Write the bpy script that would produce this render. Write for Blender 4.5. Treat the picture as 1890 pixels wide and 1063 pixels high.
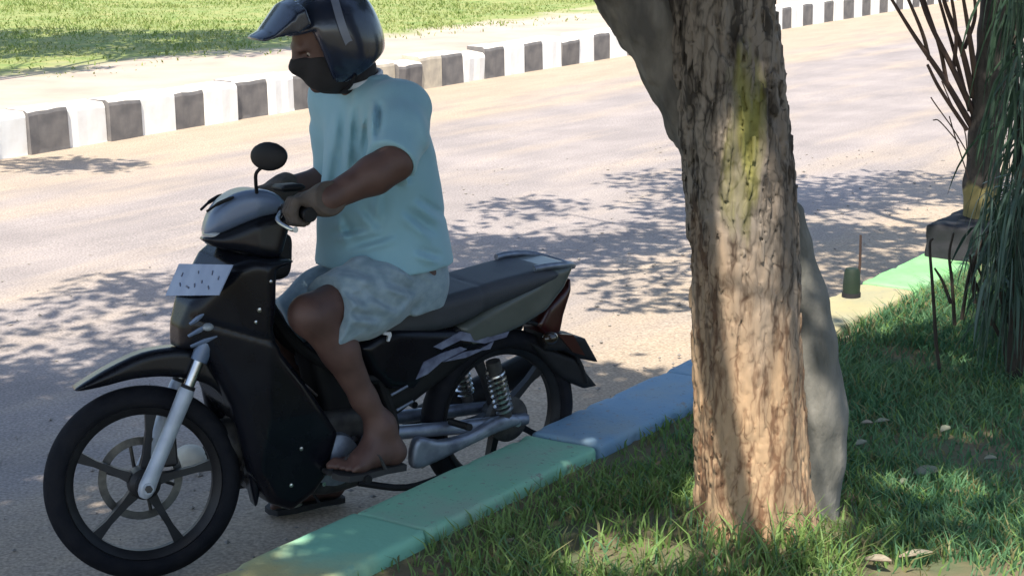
import bpy, math, random
import numpy as np
from mathutils import Matrix, Vector

# ------------------------------------------------------------------ scene, camera, light
S = bpy.context.scene
for o in list(bpy.data.objects): bpy.data.objects.remove(o)
COL = S.collection
R = math.radians
rng = np.random.default_rng(7)
random.seed(7)

PW, PH, FPX, HORIZON, CAMH = 1890, 1063, 3300.0, -200.0, 1.94
PITCH = math.atan((PH/2-HORIZON)/FPX)
cam = bpy.data.cameras.new('camera')
cam.sensor_width = 36; cam.lens = FPX/PW*36; cam.clip_start = .05; cam.clip_end = 2000
camo = bpy.data.objects.new('camera', cam); COL.objects.link(camo)
camo.location = (0, 0, CAMH); camo.rotation_euler = (math.pi/2-PITCH, 0, 0)
S.camera = camo

SUN_EL = R(56); SUN_TO = np.array([-.20, -.98]); SUN_TO /= np.hypot(*SUN_TO)
W = bpy.data.worlds.new('World'); S.world = W; W.use_nodes = True
nt = W.node_tree; bg = nt.nodes['Background']
sky = nt.nodes.new('ShaderNodeTexSky'); sky.sky_type = 'NISHITA'; sky.sun_disc = False
sky.sun_elevation = SUN_EL; sky.sun_rotation = math.atan2(SUN_TO[0], SUN_TO[1])
sky.air_density = 1.0; sky.dust_density = 1.2
nt.links.new(sky.outputs[0], bg.inputs[0]); bg.inputs[1].default_value = .12
sl = bpy.data.lights.new('sun', 'SUN'); sl.energy = 4.0; sl.angle = R(.55); sl.color = (1, .93, .82)
so = bpy.data.objects.new('sun', sl); COL.objects.link(so)
sun_vec = Vector((SUN_TO[0]*math.cos(SUN_EL), SUN_TO[1]*math.cos(SUN_EL), math.sin(SUN_EL)))
so.rotation_euler = sun_vec.to_track_quat('Z', 'Y').to_euler(); so.location = sun_vec*20
S.view_settings.view_transform = 'Standard'; S.view_settings.look = 'None'
S.view_settings.gamma = 1; S.view_settings.exposure = 1.05; S.view_settings.use_curve_mapping = False
S.render.resolution_x = 1024; S.render.resolution_y = 575

# ------------------------------------------------------------------ pixel -> place helpers
_c, _s = math.cos(PITCH), math.sin(PITCH)
CAM = np.array([0, 0, CAMH])
def ray(px, py):
    a = (px-PW/2)/FPX; b = -(py-PH/2)/FPX
    return np.array([a, _c+b*_s, -_s+b*_c])
def ong(px, py, z=0.):
    d = ray(px, py); t = (z-CAMH)/d[2]; return np.array([d[0]*t, d[1]*t, z])
def ony(px, py, y):
    d = ray(px, py); t = y/d[1]; return CAM+d*t

# ------------------------------------------------------------------ object helpers
def link(o, parent=None):
    COL.objects.link(o)
    if parent is not None: o.parent = parent
    return o
def tag(o, label=None, cat=None, group=None, kind=None):
    if label: o['label'] = label
    if cat: o['category'] = cat
    if group: o['group'] = group
    if kind: o['kind'] = kind
    return o
def empty(name, loc=(0, 0, 0), rz=0.):
    o = bpy.data.objects.new(name, None); o.empty_display_size = .1
    o.location = loc; o.rotation_euler = (0, 0, rz); return link(o)
def mk(name, V, F, mat, parent=None, smooth=True, mats=None, idx=None):
    me = bpy.data.meshes.new(name)
    V = np.asarray(V, dtype=np.float32)
    if isinstance(F, np.ndarray):
        n = F.shape[1]
        me.vertices.add(len(V)); me.vertices.foreach_set('co', V.ravel())
        me.loops.add(F.size); me.loops.foreach_set('vertex_index', F.astype(np.int32).ravel())
        me.polygons.add(len(F)); me.polygons.foreach_set('loop_start', np.arange(0, F.size, n, dtype=np.int32))
        me.polygons.foreach_set('loop_total', np.full(len(F), n, dtype=np.int32))
        me.update(calc_edges=True)
    else:
        me.from_pydata([tuple(map(float, v)) for v in V], [], F); me.update()
    for m in (mats or [mat]): me.materials.append(m)
    if idx is not None: me.polygons.foreach_set('material_index', np.asarray(idx, dtype=np.int32))
    me.polygons.foreach_set('use_smooth', np.full(len(me.polygons), smooth))
    me.validate()
    o = bpy.data.objects.new(name, me)
    return link(o, parent)

class MB:
    """collects simple solids into one mesh"""
    def __init__(s): s.V = []; s.F = []
    def add(s, V, F):
        n = len(s.V); s.V += [tuple(map(float, v)) for v in V]; s.F += [tuple(i+n for i in f) for f in F]; return s
    def box(s, c, d, M=None, taper=1.0, bev=0.):
        c = np.array(c, float); h = np.array(d, float)/2
        if bev <= 0:
            P = [(x, y, z) for z in (-1, 1) for y in (-1, 1) for x in (-1, 1)]
            V = []
            for x, y, z in P:
                t = taper if z > 0 else 1
                V.append(np.array([x*h[0]*t, y*h[1]*t, z*h[2]]))
            F = [(0, 2, 3, 1), (4, 5, 7, 6), (0, 1, 5, 4), (2, 6, 7, 3), (0, 4, 6, 2), (1, 3, 7, 5)]
        else:
            # chamfered box: three nested rectangles per axis
            V = []; F = []
            def ring(z, ix): return [np.array([sx*(h[0]-ix), sy*(h[1]-ix), z]) for sx, sy in ((-1, -1), (1, -1), (1, 1), (-1, 1))]
            def oct_(z, ix):
                a, b = h[0]-ix, h[1]-ix; e = bev*.7
                return [np.array(p+(z,)) for p in ((-a+e, -b), (a-e, -b), (a, -b+e), (a, b-e), (a-e, b), (-a+e, b), (-a, b-e), (-a, -b+e))]
            L = [oct_(-h[2], bev), oct_(-h[2]+bev, 0), oct_(h[2]-bev, 0), oct_(h[2], bev)]
            for q in L: V += q
            for k in range(3):
                for i in range(8):
                    j = (i+1) % 8; F.append((k*8+i, k*8+j, (k+1)*8+j, (k+1)*8+i))
            F.append(tuple(range(7, -1, -1))); F.append(tuple(range(24, 32)))
        if M is not None: V = [np.array(M) @ v for v in V]
        return s.add([v+c for v in V], F)
    def tube(s, pts, r, n=10, cap=True):
        pts = [np.array(p, float) for p in pts]; m = len(pts)
        r = [r]*m if np.isscalar(r) else list(r)
        V = []; up = None
        for i, p in enumerate(pts):
            t = pts[min(i+1, m-1)]-pts[max(i-1, 0)]; t /= max(np.linalg.norm(t), 1e-9)
            if up is None:
                up = np.array([0, 0, 1.]) if abs(t[2]) < .9 else np.array([1., 0, 0])
            x = np.cross(up, t); x /= max(np.linalg.norm(x), 1e-9); y = np.cross(t, x); up = y
            for k in range(n):
                a = 2*math.pi*k/n; V.append(p+r[i]*(math.cos(a)*x+math.sin(a)*y))
        F = [(i*n+k, i*n+(k+1) % n, (i+1)*n+(k+1) % n, (i+1)*n+k) for i in range(m-1) for k in range(n)]
        if cap: F += [tuple(range(n-1, -1, -1)), tuple((m-1)*n+k for k in range(n))]
        return s.add(V, F)
    def lathe(s, prof, c, axis=1, n=48, closed=False):
        """prof: (radius, offset) turned about an axis through c"""
        V = []; m = len(prof)
        for k in range(n):
            a = 2*math.pi*k/n
            for r, h in prof:
                if axis == 1: V.append((c[0]+r*math.cos(a), c[1]+h, c[2]+r*math.sin(a)))
                elif axis == 2: V.append((c[0]+r*math.cos(a), c[1]+r*math.sin(a), c[2]+h))
                else: V.append((c[0]+h, c[1]+r*math.cos(a), c[2]+r*math.sin(a)))
        F = []
        for k in range(n):
            j = (k+1) % n
            for i in range(m if closed else m-1):
                i2 = (i+1) % m; F.append((k*m+i, k*m+i2, j*m+i2, j*m+i))
        return s.add(V, F)
    def build(s, name, mat, parent=None, smooth=True):
        o = mk(name, s.V, s.F, mat, parent, smooth); fixn(o)
        if smooth: auto(o)
        return o
def fixn(o):
    import bmesh
    bm = bmesh.new(); bm.from_mesh(o.data); bmesh.ops.recalc_face_normals(bm, faces=bm.faces); bm.to_mesh(o.data); bm.free()
def auto(o, ang=38):
    me = o.data
    import bmesh
    bm = bmesh.new(); bm.from_mesh(me)
    for e in bm.edges:
        if len(e.link_faces) == 2 and e.calc_face_angle(0) > R(ang): e.smooth = False
    bm.to_mesh(me); bm.free()

# ------------------------------------------------------------------ noise + distance fields
def _h(i, j, k, seed):
    n = (i*73856093) ^ (j*19349663) ^ (k*83492791) ^ (seed*2654435)
    n = (n ^ (n >> 13)) & 0x7fffffff
    n = (n*1103515245+12345) & 0x7fffffff
    return ((n >> 8) & 0xffff)/65535.0
def vn(x, y, z, seed=1):
    x, y, z = np.broadcast_arrays(np.asarray(x, float), np.asarray(y, float), np.asarray(z, float))
    xi, yi, zi = np.floor(x).astype(np.int64), np.floor(y).astype(np.int64), np.floor(z).astype(np.int64)
    fx, fy, fz = x-xi, y-yi, z-zi
    fx, fy, fz = [q*q*(3-2*q) for q in (fx, fy, fz)]
    r = 0
    for dx in (0, 1):
        for dy in (0, 1):
            for dz in (0, 1):
                r = r+_h(xi+dx, yi+dy, zi+dz, seed)*(fx if dx else 1-fx)*(fy if dy else 1-fy)*(fz if dz else 1-fz)
    return r
def fbm(x, y, z, oc=3, seed=1):
    r = 0; a = .5; t = 0
    for k in range(oc):
        r = r+a*vn(x, y, z, seed+k); t += a; a *= .5; x = x*2.03; y = y*2.03; z = z*2.03
    return r/t

def smin(a, b, k):
    if k <= 0: return np.minimum(a, b)
    h = np.clip(.5+.5*(b-a)/k, 0, 1); return b*(1-h)+a*h-k*h*(1-h)
class Fld:
    BIG = .12
    def __init__(s, lo, hi, res):
        s.lo = np.array(lo, float); s.res = res
        n = np.ceil((np.array(hi)-s.lo)/res).astype(int)+1
        s.ax = [(s.lo[i]+np.arange(n[i])*res) for i in range(3)]
        s.D = np.full(n, s.BIG, dtype=np.float32)
    def sl(s, lo, hi, m):
        out = []
        for i in range(3):
            a = int(np.clip(math.floor((lo[i]-m-s.lo[i])/s.res), 0, len(s.ax[i])))
            b = int(np.clip(math.ceil((hi[i]+m-s.lo[i])/s.res)+1, 0, len(s.ax[i])))
            out.append(slice(a, b))
        return tuple(out)
    def g(s, q): return s.ax[0][q[0]][:, None, None], s.ax[1][q[1]][None, :, None], s.ax[2][q[2]][None, None, :]
    def add(s, fn, lo, hi, k=.02, sub=False, inter=False):
        q = s.sl(lo, hi, .06); d = fn(*s.g(q))
        if sub: s.D[q] = -smin(-s.D[q], d, k)
        else: s.D[q] = smin(s.D[q], d, k)
        return s
    def cone(s, p0, r0, p1, r1, k=.02, sq=(1, 1, 1), sub=False):
        p0 = np.array(p0, float); p1 = np.array(p1, float); sq = np.array(sq, float)
        ab = (p1-p0)/sq; L = max(ab@ab, 1e-12)
        def fn(x, y, z):
            X, Y, Z = (x-p0[0])/sq[0], (y-p0[1])/sq[1], (z-p0[2])/sq[2]
            t = np.clip((X*ab[0]+Y*ab[1]+Z*ab[2])/L, 0, 1)
            return np.sqrt((X-t*ab[0])**2+(Y-t*ab[1])**2+(Z-t*ab[2])**2)-(r0+(r1-r0)*t)
        m = max(r0, r1)*sq.max()
        return s.add(fn, np.minimum(p0, p1)-m, np.maximum(p0, p1)+m, k, sub)
    def chain(s, P, rr, k=.02, sq=(1, 1, 1)):
        for i in range(len(P)-1): s.cone(P[i], rr[i], P[i+1], rr[i+1], k, sq)
        return s
    def ell(s, c, r, k=.02, M=None, sub=False):
        c = np.array(c, float); r = np.array(r, float)
        def fn(x, y, z):
            X, Y, Z = x-c[0], y-c[1], z-c[2]
            if M is not None:   # M: local->field rotation
                X, Y, Z = M[0, 0]*X+M[1, 0]*Y+M[2, 0]*Z, M[0, 1]*X+M[1, 1]*Y+M[2, 1]*Z, M[0, 2]*X+M[1, 2]*Y+M[2, 2]*Z
            q = np.sqrt((X/r[0])**2+(Y/r[1])**2+(Z/r[2])**2)
            return (q-1)*r.min()*np.where(q > 1, 1.0, 1.0)
        m = r.max()
        return s.add(fn, c-m, c+m, k, sub)
    def slab(s, poly, b0, hw, r=.015, k=.01, sub=False):
        """polygon in (x,z) with half width hw about y=b0, rounded by r"""
        P = np.array(poly, float)
        lo = [P[:, 0].min(), b0-.5, P[:, 1].min()]; hi = [P[:, 0].max(), b0+.5, P[:, 1].max()]
        def fn(x, y, z):
            pd = poly2(P, x[:, 0, 0][:, None], z[0, 0, :][None, :])
            h = hw(x[:, 0, 0][:, None], z[0, 0, :][None, :]) if callable(hw) else hw
            w0 = (pd+r)[:, None, :]*np.ones_like(y)
            w1 = np.abs(y-b0)-(h[:, None, :] if callable(hw) else h)+r
            w1 = w1*np.ones_like(w0)
            return np.minimum(np.maximum(w0, w1), 0)+np.sqrt(np.maximum(w0, 0)**2+np.maximum(w1, 0)**2)-r
        return s.add(fn, lo, hi, k, sub)
    def disp(s, fn):
        s.D += fn(*s.g((slice(None),)*3)).astype(np.float32); return s
    def mesh(s):
        D = s.D; I = D < 0
        n = D.shape
        cell = np.zeros(tuple(x-1 for x in n), dtype=np.int16)
        for dx in (0, 1):
            for dy in (0, 1):
                for dz in (0, 1): cell += I[dx:n[0]-1+dx, dy:n[1]-1+dy, dz:n[2]-1+dz]
        act = np.argwhere((cell > 0) & (cell < 8))
        idx = np.full(cell.shape, -1, dtype=np.int64); idx[tuple(act.T)] = np.arange(len(act))
        acc = np.zeros((len(act), 3)); cnt = np.zeros(len(act))
        cor = [(x, y, z) for x in (0, 1) for y in (0, 1) for z in (0, 1)]
        for a in cor:
            for ax in range(3):
                if a[ax]: continue
                b = list(a); b[ax] = 1
                da = D[tuple((act+np.array(a)).T)].astype(float); db = D[tuple((act+np.array(b)).T)].astype(float)
                m = (da < 0) != (db < 0)
                t = np.where(m, da/np.where(m, da-db, 1), 0)
                p = np.array(a, float)[None, :].repeat(len(act), 0); p[:, ax] = t
                acc[m] += p[m]; cnt[m] += 1
        V = s.lo+(act+acc/np.maximum(cnt, 1)[:, None])*s.res
        Fs = []
        for ax in range(3):
            sl0 = [slice(1, n[i]-1) for i in range(3)]; sl1 = list(sl0)
            sl0[ax] = slice(0, n[ax]-1); sl1[ax] = slice(1, n[ax])
            A = I[tuple(sl0)]; B = I[tuple(sl1)]
            e = np.argwhere(A != B); 
            if not len(e): continue
            off = np.ones(3, int); off[ax] = 0
            e2 = e+off; u, v = (ax+1) % 3, (ax+2) % 3
            def c(du, dv):
                q = e2.copy(); q[:, u] += du; q[:, v] += dv; return idx[tuple(q.T)]
            Q = np.stack([c(-1, -1), c(0, -1), c(0, 0), c(-1, 0)], 1)
            inside = A[tuple(e.T)]
            Q[~inside] = Q[~inside][:, ::-1]
            Fs.append(Q)
        return V, np.concatenate(Fs)
    def build(s, name, mat, parent=None, relax=1):
        V, F = s.mesh()
        for _ in range(relax):
            acc = np.zeros_like(V); cnt = np.zeros(len(V))
            for i in range(4):
                j = (i+1) % 4
                np.add.at(acc, F[:, i], V[F[:, j]]); np.add.at(cnt, F[:, i], 1)
                np.add.at(acc, F[:, j], V[F[:, i]]); np.add.at(cnt, F[:, j], 1)
            V = V*.5+.5*acc/np.maximum(cnt, 1)[:, None]
        return mk(name, V, F, mat, parent)
def poly2(P, x, z):
    x, z = np.broadcast_arrays(x, z)
    d = np.full(x.shape, 1e9); s = np.zeros(x.shape, bool)
    n = len(P)
    for i in range(n):
        a, b = P[i], P[(i+1) % n]; e = b-a
        t = np.clip(((x-a[0])*e[0]+(z-a[1])*e[1])/max(e@e, 1e-12), 0, 1)
        d = np.minimum(d, (x-a[0]-t*e[0])**2+(z-a[1]-t*e[1])**2)
        c = ((a[1] > z) != (b[1] > z)) & (x < (b[0]-a[0])*(z-a[1])/((b[1]-a[1]) if b[1] != a[1] else 1e-12)+a[0])
        s ^= c
    return np.where(s, -1, 1)*np.sqrt(d)
def spl(P, n=4):
    """closed Catmull-Rom"""
    P = np.array(P, float); m = len(P); out = []
    for i in range(m):
        p0, p1, p2, p3 = P[i-1], P[i], P[(i+1) % m], P[(i+2) % m]
        for k in range(n):
            t = k/n
            out.append(.5*((2*p1)+(-p0+p2)*t+(2*p0-5*p1+4*p2-p3)*t*t+(-p0+3*p1-3*p2+p3)*t**3))
    return np.array(out)
def curve(P, n=6):
    P = [np.array(p, float) for p in P]; P = [2*P[0]-P[1]]+P+[2*P[-1]-P[-2]]; out = []
    for i in range(1, len(P)-2):
        p0, p1, p2, p3 = P[i-1:i+3]
        for k in range(n):
            t = k/n; out.append(.5*((2*p1)+(-p0+p2)*t+(2*p0-5*p1+4*p2-p3)*t*t+(-p0+3*p1-3*p2+p3)*t**3))
    out.append(P[-2]); return out

# ------------------------------------------------------------------ materials
def mat(name, c1, c2=None, scale=6., rough=.6, rough2=None, bump=0., bscale=40., metal=0., coat=0., stretch=(1, 1, 1), contrast=(.35, .65), trans=0., spec=.5, detail=6, sheen=0.):
    m = bpy.data.materials.new(name); m.use_nodes = True
    t = m.node_tree; N = t.nodes; L = t.links; b = N['Principled BSDF']
    b.inputs['Roughness'].default_value = rough; b.inputs['Metallic'].default_value = metal
    b.inputs['Coat Weight'].default_value = coat; b.inputs['Coat Roughness'].default_value = .08
    b.inputs['Specular IOR Level'].default_value = spec
    if sheen: b.inputs['Sheen Weight'].default_value = sheen
    tc = N.new('ShaderNodeTexCoord'); mp = N.new('ShaderNodeMapping'); mp.inputs['Scale'].default_value = stretch
    L.new(tc.outputs['Object'], mp.inputs[0])
    if c2 is None: c2 = tuple(x*.8 for x in c1)
    nz = N.new('ShaderNodeTexNoise'); nz.inputs['Scale'].default_value = scale; nz.inputs['Detail'].default_value = detail
    L.new(mp.outputs[0], nz.inputs[0])
    cr = N.new('ShaderNodeValToRGB'); e = cr.color_ramp.elements
    e[0].position, e[1].position = contrast; e[0].color = (*c1, 1); e[1].color = (*c2, 1)
    L.new(nz.outputs[0], cr.inputs[0]); L.new(cr.outputs[0], b.inputs['Base Color'])
    if rough2 is not None:
        mr = N.new('ShaderNodeMapRange'); mr.inputs[3].default_value = rough; mr.inputs[4].default_value = rough2
        L.new(nz.outputs[0], mr.inputs[0]); L.new(mr.outputs[0], b.inputs['Roughness'])
    if bump:
        n2 = N.new('ShaderNodeTexNoise'); n2.inputs['Scale'].default_value = bscale; n2.inputs['Detail'].default_value = 5
        L.new(mp.outputs[0], n2.inputs[0])
        bp = N.new('ShaderNodeBump'); bp.inputs['Strength'].default_value = bump; bp.inputs['Distance'].default_value = .01
        L.new(n2.outputs[0], bp.inputs['Height']); L.new(bp.outputs[0], b.inputs['Normal'])
    if trans:
        tr = N.new('ShaderNodeBsdfTranslucent'); L.new(cr.outputs[0], tr.inputs[0])
        ms = N.new('ShaderNodeMixShader'); ms.inputs[0].default_value = trans
        L.new(b.outputs[0], ms.inputs[1]); L.new(tr.outputs[0], ms.inputs[2])
        L.new(ms.outputs[0], N['Material Output'].inputs[0])
    return m
def nodes(m): return m.node_tree.nodes, m.node_tree.links, m.node_tree.nodes['Principled BSDF']

M = {}
M['black'] = mat('black_gloss_plastic', (.004, .0045, .008), (.007, .008, .012), 9, .2, .36, coat=.1, bump=.02, bscale=90, spec=.2)
M['dkblack'] = mat('black_matt_plastic', (.006, .006, .008), (.012, .012, .013), 14, .5, .75, bump=.08, bscale=120, spec=.3)
M['rubber'] = mat('tyre_rubber', (.006, .007, .011), (.013, .013, .016), 22, .72, .9, bump=.15, bscale=160, spec=.2)
M['rim'] = mat('black_alloy', (.010, .010, .012), (.02, .02, .022), 20, .4, .6, metal=.3)
M['alloy'] = mat('grey_cast_alloy', (.30, .34, .41), (.14, .16, .21), 16, .42, .6, metal=.75, bump=.06, bscale=120)
M['fork'] = mat('fork_paint', (.46, .50, .56), (.34, .38, .44), 14, .38, .55, metal=.35)
M['chrome'] = mat('worn_chrome', (.6, .6, .6), (.42, .42, .44), 12, .18, .4, metal=1.)
M['engine'] = mat('oily_engine_metal', (.035, .034, .036), (.09, .085, .08), 18, .5, .75, metal=.55, bump=.15, bscale=90)
M['seat'] = mat('seat_vinyl', (.030, .034, .043), (.046, .05, .06), 10, .5, .68, bump=.08, bscale=220)
M['olive'] = mat('olive_grey_plastic', (.06, .072, .066), (.09, .10, .09), 8, .32, .5, coat=.25)
M['silverblue'] = mat('silver_blue_sheen_plastic', (.16, .21, .31), (.10, .14, .22), 8, .3, .45, coat=.2, metal=.2)
M['plate'] = mat('plate_paint', (.30, .37, .52), (.22, .28, .42), 10, .45, .6)
M['mark'] = mat('plate_marks', (.07, .08, .13), (.12, .14, .2), 20, .6)
M['red'] = mat('red_lens', (.045, .006, .006), (.03, .005, .005), 10, .25, .35, coat=.2)
M['amber'] = mat('amber_lens', (.03, .018, .012), (.02, .014, .01), 10, .2, coat=.5)
M['glasslens'] = mat('headlamp_lens', (.34, .37, .40), (.26, .29, .32), 10, .1, .2, coat=.5)
M['white'] = mat('white_sticker', (.75, .75, .78), (.6, .6, .64), 12, .5)
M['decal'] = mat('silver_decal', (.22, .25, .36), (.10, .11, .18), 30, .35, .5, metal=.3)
M['skin'] = mat('brown_skin', (.075, .038, .031), (.11, .058, .046), 14, .5, .66, bump=.05, bscale=160)
M['eye'] = mat('eye_white', (.3, .26, .23), (.26, .22, .2), 5, .2)
M['iris'] = mat('dark_iris', (.02, .012, .008), None, 5, .1)
M['shirt'] = mat('blue_cotton', (.235, .425, .50), (.27, .46, .53), 7, .9, bump=.12, bscale=260, sheen=.2)
M['shorts'] = mat('blue_denim', (.27, .355, .41), (.185, .265, .315), 30, .88, bump=.2, bscale=300, sheen=.2)
M['glove'] = mat('glove_knit', (.105, .082, .066), (.07, .056, .048), 24, .85, bump=.25, bscale=180)
M['mask'] = mat('black_face_cloth', (.014, .012, .013), (.02, .018, .02), 12, .85, bump=.1, bscale=160)
M['helmet'] = mat('navy_helmet_paint', (.012, .018, .038), (.017, .024, .047), 7, .2, .32, coat=.45)
M['helmet_sheen'] = mat('helmet_highlight_grey', (.14, .16, .22), (.2, .22, .28), 12, .35)
M['collar'] = mat('white_cotton', (.7, .72, .75), (.6, .62, .66), 12, .9)
M['sandal'] = mat('sandal_foam', (.02, .02, .022), (.035, .034, .034), 16, .8, bump=.1)

# ------------------------------------------------------------------ road frame: t along the kerb, n across it (towards the far side)
KO = np.array([.43446, 6.07976]); KD = np.array([.55124, .83435]); KN = np.array([-KD[1], KD[0]])
KANG = math.atan2(KD[1], KD[0])
def kp(t, n, z=0.): p = KO+KD*t+KN*n; return np.array([p[0], p[1], z])
def ktn(X, Y): return (X-KO[0])*KD[0]+(Y-KO[1])*KD[1], (X-KO[0])*KN[0]+(Y-KO[1])*KN[1]
HK = .25
def nfar(t): return 7.42+.043*(t-4)
def axis(*seg):
    out = []
    for a, b, st in seg: out += list(np.arange(a, b, st))
    out.append(seg[-1][1]); return np.array(out)
def sheet(name, ts, ns, zf, m, kind='structure', shift=None):
    T, Nn = np.meshgrid(ts, ns, indexing='ij')
    if shift: Nn = Nn+shift(T)
    X = KO[0]+KD[0]*T+KN[0]*Nn; Y = KO[1]+KD[1]*T+KN[1]*Nn
    Z = zf(T, Nn, X, Y); V = np.stack([X, Y, Z], -1).reshape(-1, 3)
    a, b = len(ts), len(ns); i = np.arange(a*b).reshape(a, b)
    F = np.stack([i[:-1, :-1], i[1:, :-1], i[1:, 1:], i[:-1, 1:]], -1).reshape(-1, 4)
    o = mk(name, V, F, m); return tag(o, kind=kind)

# road surface material: dusty grey asphalt, sand gathered along the far side
def road_mat():
    m = mat('dusty_asphalt', (.295, .258, .242), (.375, .325, .30), 1.2, .9, bump=.35, bscale=55, detail=9)
    N, L, b = nodes(m)
    tc = N.new('ShaderNodeTexCoord')
    rot = N.new('ShaderNodeMapping'); rot.vector_type = 'TEXTURE'; rot.inputs['Rotation'].default_value = (0, 0, KANG); rot.inputs['Location'].default_value = (KO[0], KO[1], 0)
    L.new(tc.outputs['Object'], rot.inputs[0])
    base = b.inputs['Base Color'].links[0].from_socket
    # streaky sand along the road
    st = N.new('ShaderNodeMapping'); st.inputs['Scale'].default_value = (.35, 1.6, 1); L.new(rot.outputs[0], st.inputs[0])
    n1 = N.new('ShaderNodeTexNoise'); n1.inputs['Scale'].default_value = 1.3; n1.inputs['Detail'].default_value = 7; L.new(st.outputs[0], n1.inputs[0])
    sx = N.new('ShaderNodeSeparateXYZ'); L.new(rot.outputs[0], sx.inputs[0])
    far = N.new('ShaderNodeMapRange'); far.inputs[1].default_value = 5.2; far.inputs[2].default_value = 7.6; L.new(sx.outputs[1], far.inputs[0])
    near = N.new('ShaderNodeMapRange'); near.inputs[1].default_value = 1.9; near.inputs[2].default_value = .2; L.new(sx.outputs[1], near.inputs[0])
    mx = N.new('ShaderNodeMath'); mx.operation = 'MAXIMUM'; L.new(far.outputs[0], mx.inputs[0]); L.new(near.outputs[0], mx.inputs[1])
    ad = N.new('ShaderNodeMath'); ad.operation = 'MULTIPLY_ADD'; ad.inputs[1].default_value = .55; L.new(mx.outputs[0], ad.inputs[0]); L.new(n1.outputs[0], ad.inputs[2])
    th = N.new('ShaderNodeMapRange'); th.inputs[1].default_value = .5; th.inputs[2].default_value = .85; L.new(ad.outputs[0], th.inputs[0])
    mix = N.new('ShaderNodeMix'); mix.data_type = 'RGBA'; L.new(th.outputs[0], mix.inputs['Factor']); L.new(base, mix.inputs['A'])
    sand = N.new('ShaderNodeTexNoise'); sand.inputs['Scale'].default_value = 9; L.new(rot.outputs[0], sand.inputs[0])
    sr = N.new('ShaderNodeValToRGB'); sr.color_ramp.elements[0].color = (.46, .36, .255, 1); sr.color_ramp.elements[1].color = (.40, .325, .25, 1); L.new(sand.outputs[0], sr.inputs[0])
    L.new(sr.outputs[0], mix.inputs['B'])
    # fine grit
    g = N.new('ShaderNodeTexNoise'); g.inputs['Scale'].default_value = 85; g.inputs['Detail'].default_value = 4; L.new(tc.outputs['Object'], g.inputs[0])
    gr = N.new('ShaderNodeMapRange'); gr.inputs[1].default_value = .3; gr.inputs[2].default_value = .7; gr.inputs[3].default_value = .62; gr.inputs[4].default_value = 1.28; L.new(g.outputs[0], gr.inputs[0])
    mu = N.new('ShaderNodeMix'); mu.data_type = 'RGBA'; mu.blend_type = 'MULTIPLY'; mu.inputs['Factor'].default_value = 1
    L.new(mix.outputs['Result'], mu.inputs['A']); L.new(gr.outputs[0], mu.inputs['B']); 
    # tar stains and worn patches
    g2 = N.new('ShaderNodeTexNoise'); g2.inputs['Scale'].default_value = 2.6; g2.inputs['Detail'].default_value = 10; g2.inputs['Roughness'].default_value = .7; L.new(st.outputs[0], g2.inputs[0])
    gs_ = N.new('ShaderNodeMapRange'); gs_.inputs[1].default_value = .38; gs_.inputs[2].default_value = .62; gs_.inputs[3].default_value = .90; gs_.inputs[4].default_value = 1.04; L.new(g2.outputs[0], gs_.inputs[0])
    mv = N.new('ShaderNodeMix'); mv.data_type = 'RGBA'; mv.blend_type = 'MULTIPLY'; mv.inputs['Factor'].default_value = 1
    L.new(mu.outputs['Result'], mv.inputs['A']); L.new(gs_.outputs[0], mv.inputs['B']); L.new(mv.outputs['Result'], b.inputs['Base Color'])
    return m
M['road'] = road_mat()
M['earth'] = mat('bare_earth', (.15, .115, .08), (.09, .075, .05), 5, .95, bump=.5, bscale=30, detail=9)
M['soil'] = mat('verge_soil', (.10, .12, .06), (.19, .14, .085), 4, .95, bump=.6, bscale=34, detail=9)

# ground to the horizon
tag(mk('ground', [(-900, -900, -.03), (900, -900, -.03), (900, 900, -.03), (-900, 900, -.03)], [(0, 1, 2, 3)], M['earth'], smooth=False), kind='structure')
sheet('road', axis((-60, -6, 6), (-6, 16, .25), (16, 160, 8)), axis((-.02, 9, .25), (9, 12, 1.)),
      lambda T, N_, X, Y: .0+.008*(fbm(X*1.1, Y*1.1, 0, 2, 3)-.5)-.012*np.exp(-((N_-.4)/.4)**2), M['road'])
# verge: earth bank level with the kerb
def verge_z(T, N_, X, Y):
    e = np.clip((-.30-N_)/.25, 0, 1)
    return .205+.03*e*(fbm(X*3.1, Y*3.1, 0, 3, 5)-.35)+.10*e*np.exp(-(((X-.68)/.35)**2+((Y-4.6)/.35)**2))*.5
sheet('verge', axis((-30, -5, 2.5), (-5, 8, .06), (8, 40, 2)), axis((-40, -6, 3), (-6, -4.2, .3), (-4.2, -.262, .05)), verge_z, M['soil'])
def vz(x, y):
    t, n = ktn(np.asarray(x), np.asarray(y)); return verge_z(t, n, np.asarray(x), np.asarray(y))

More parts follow.
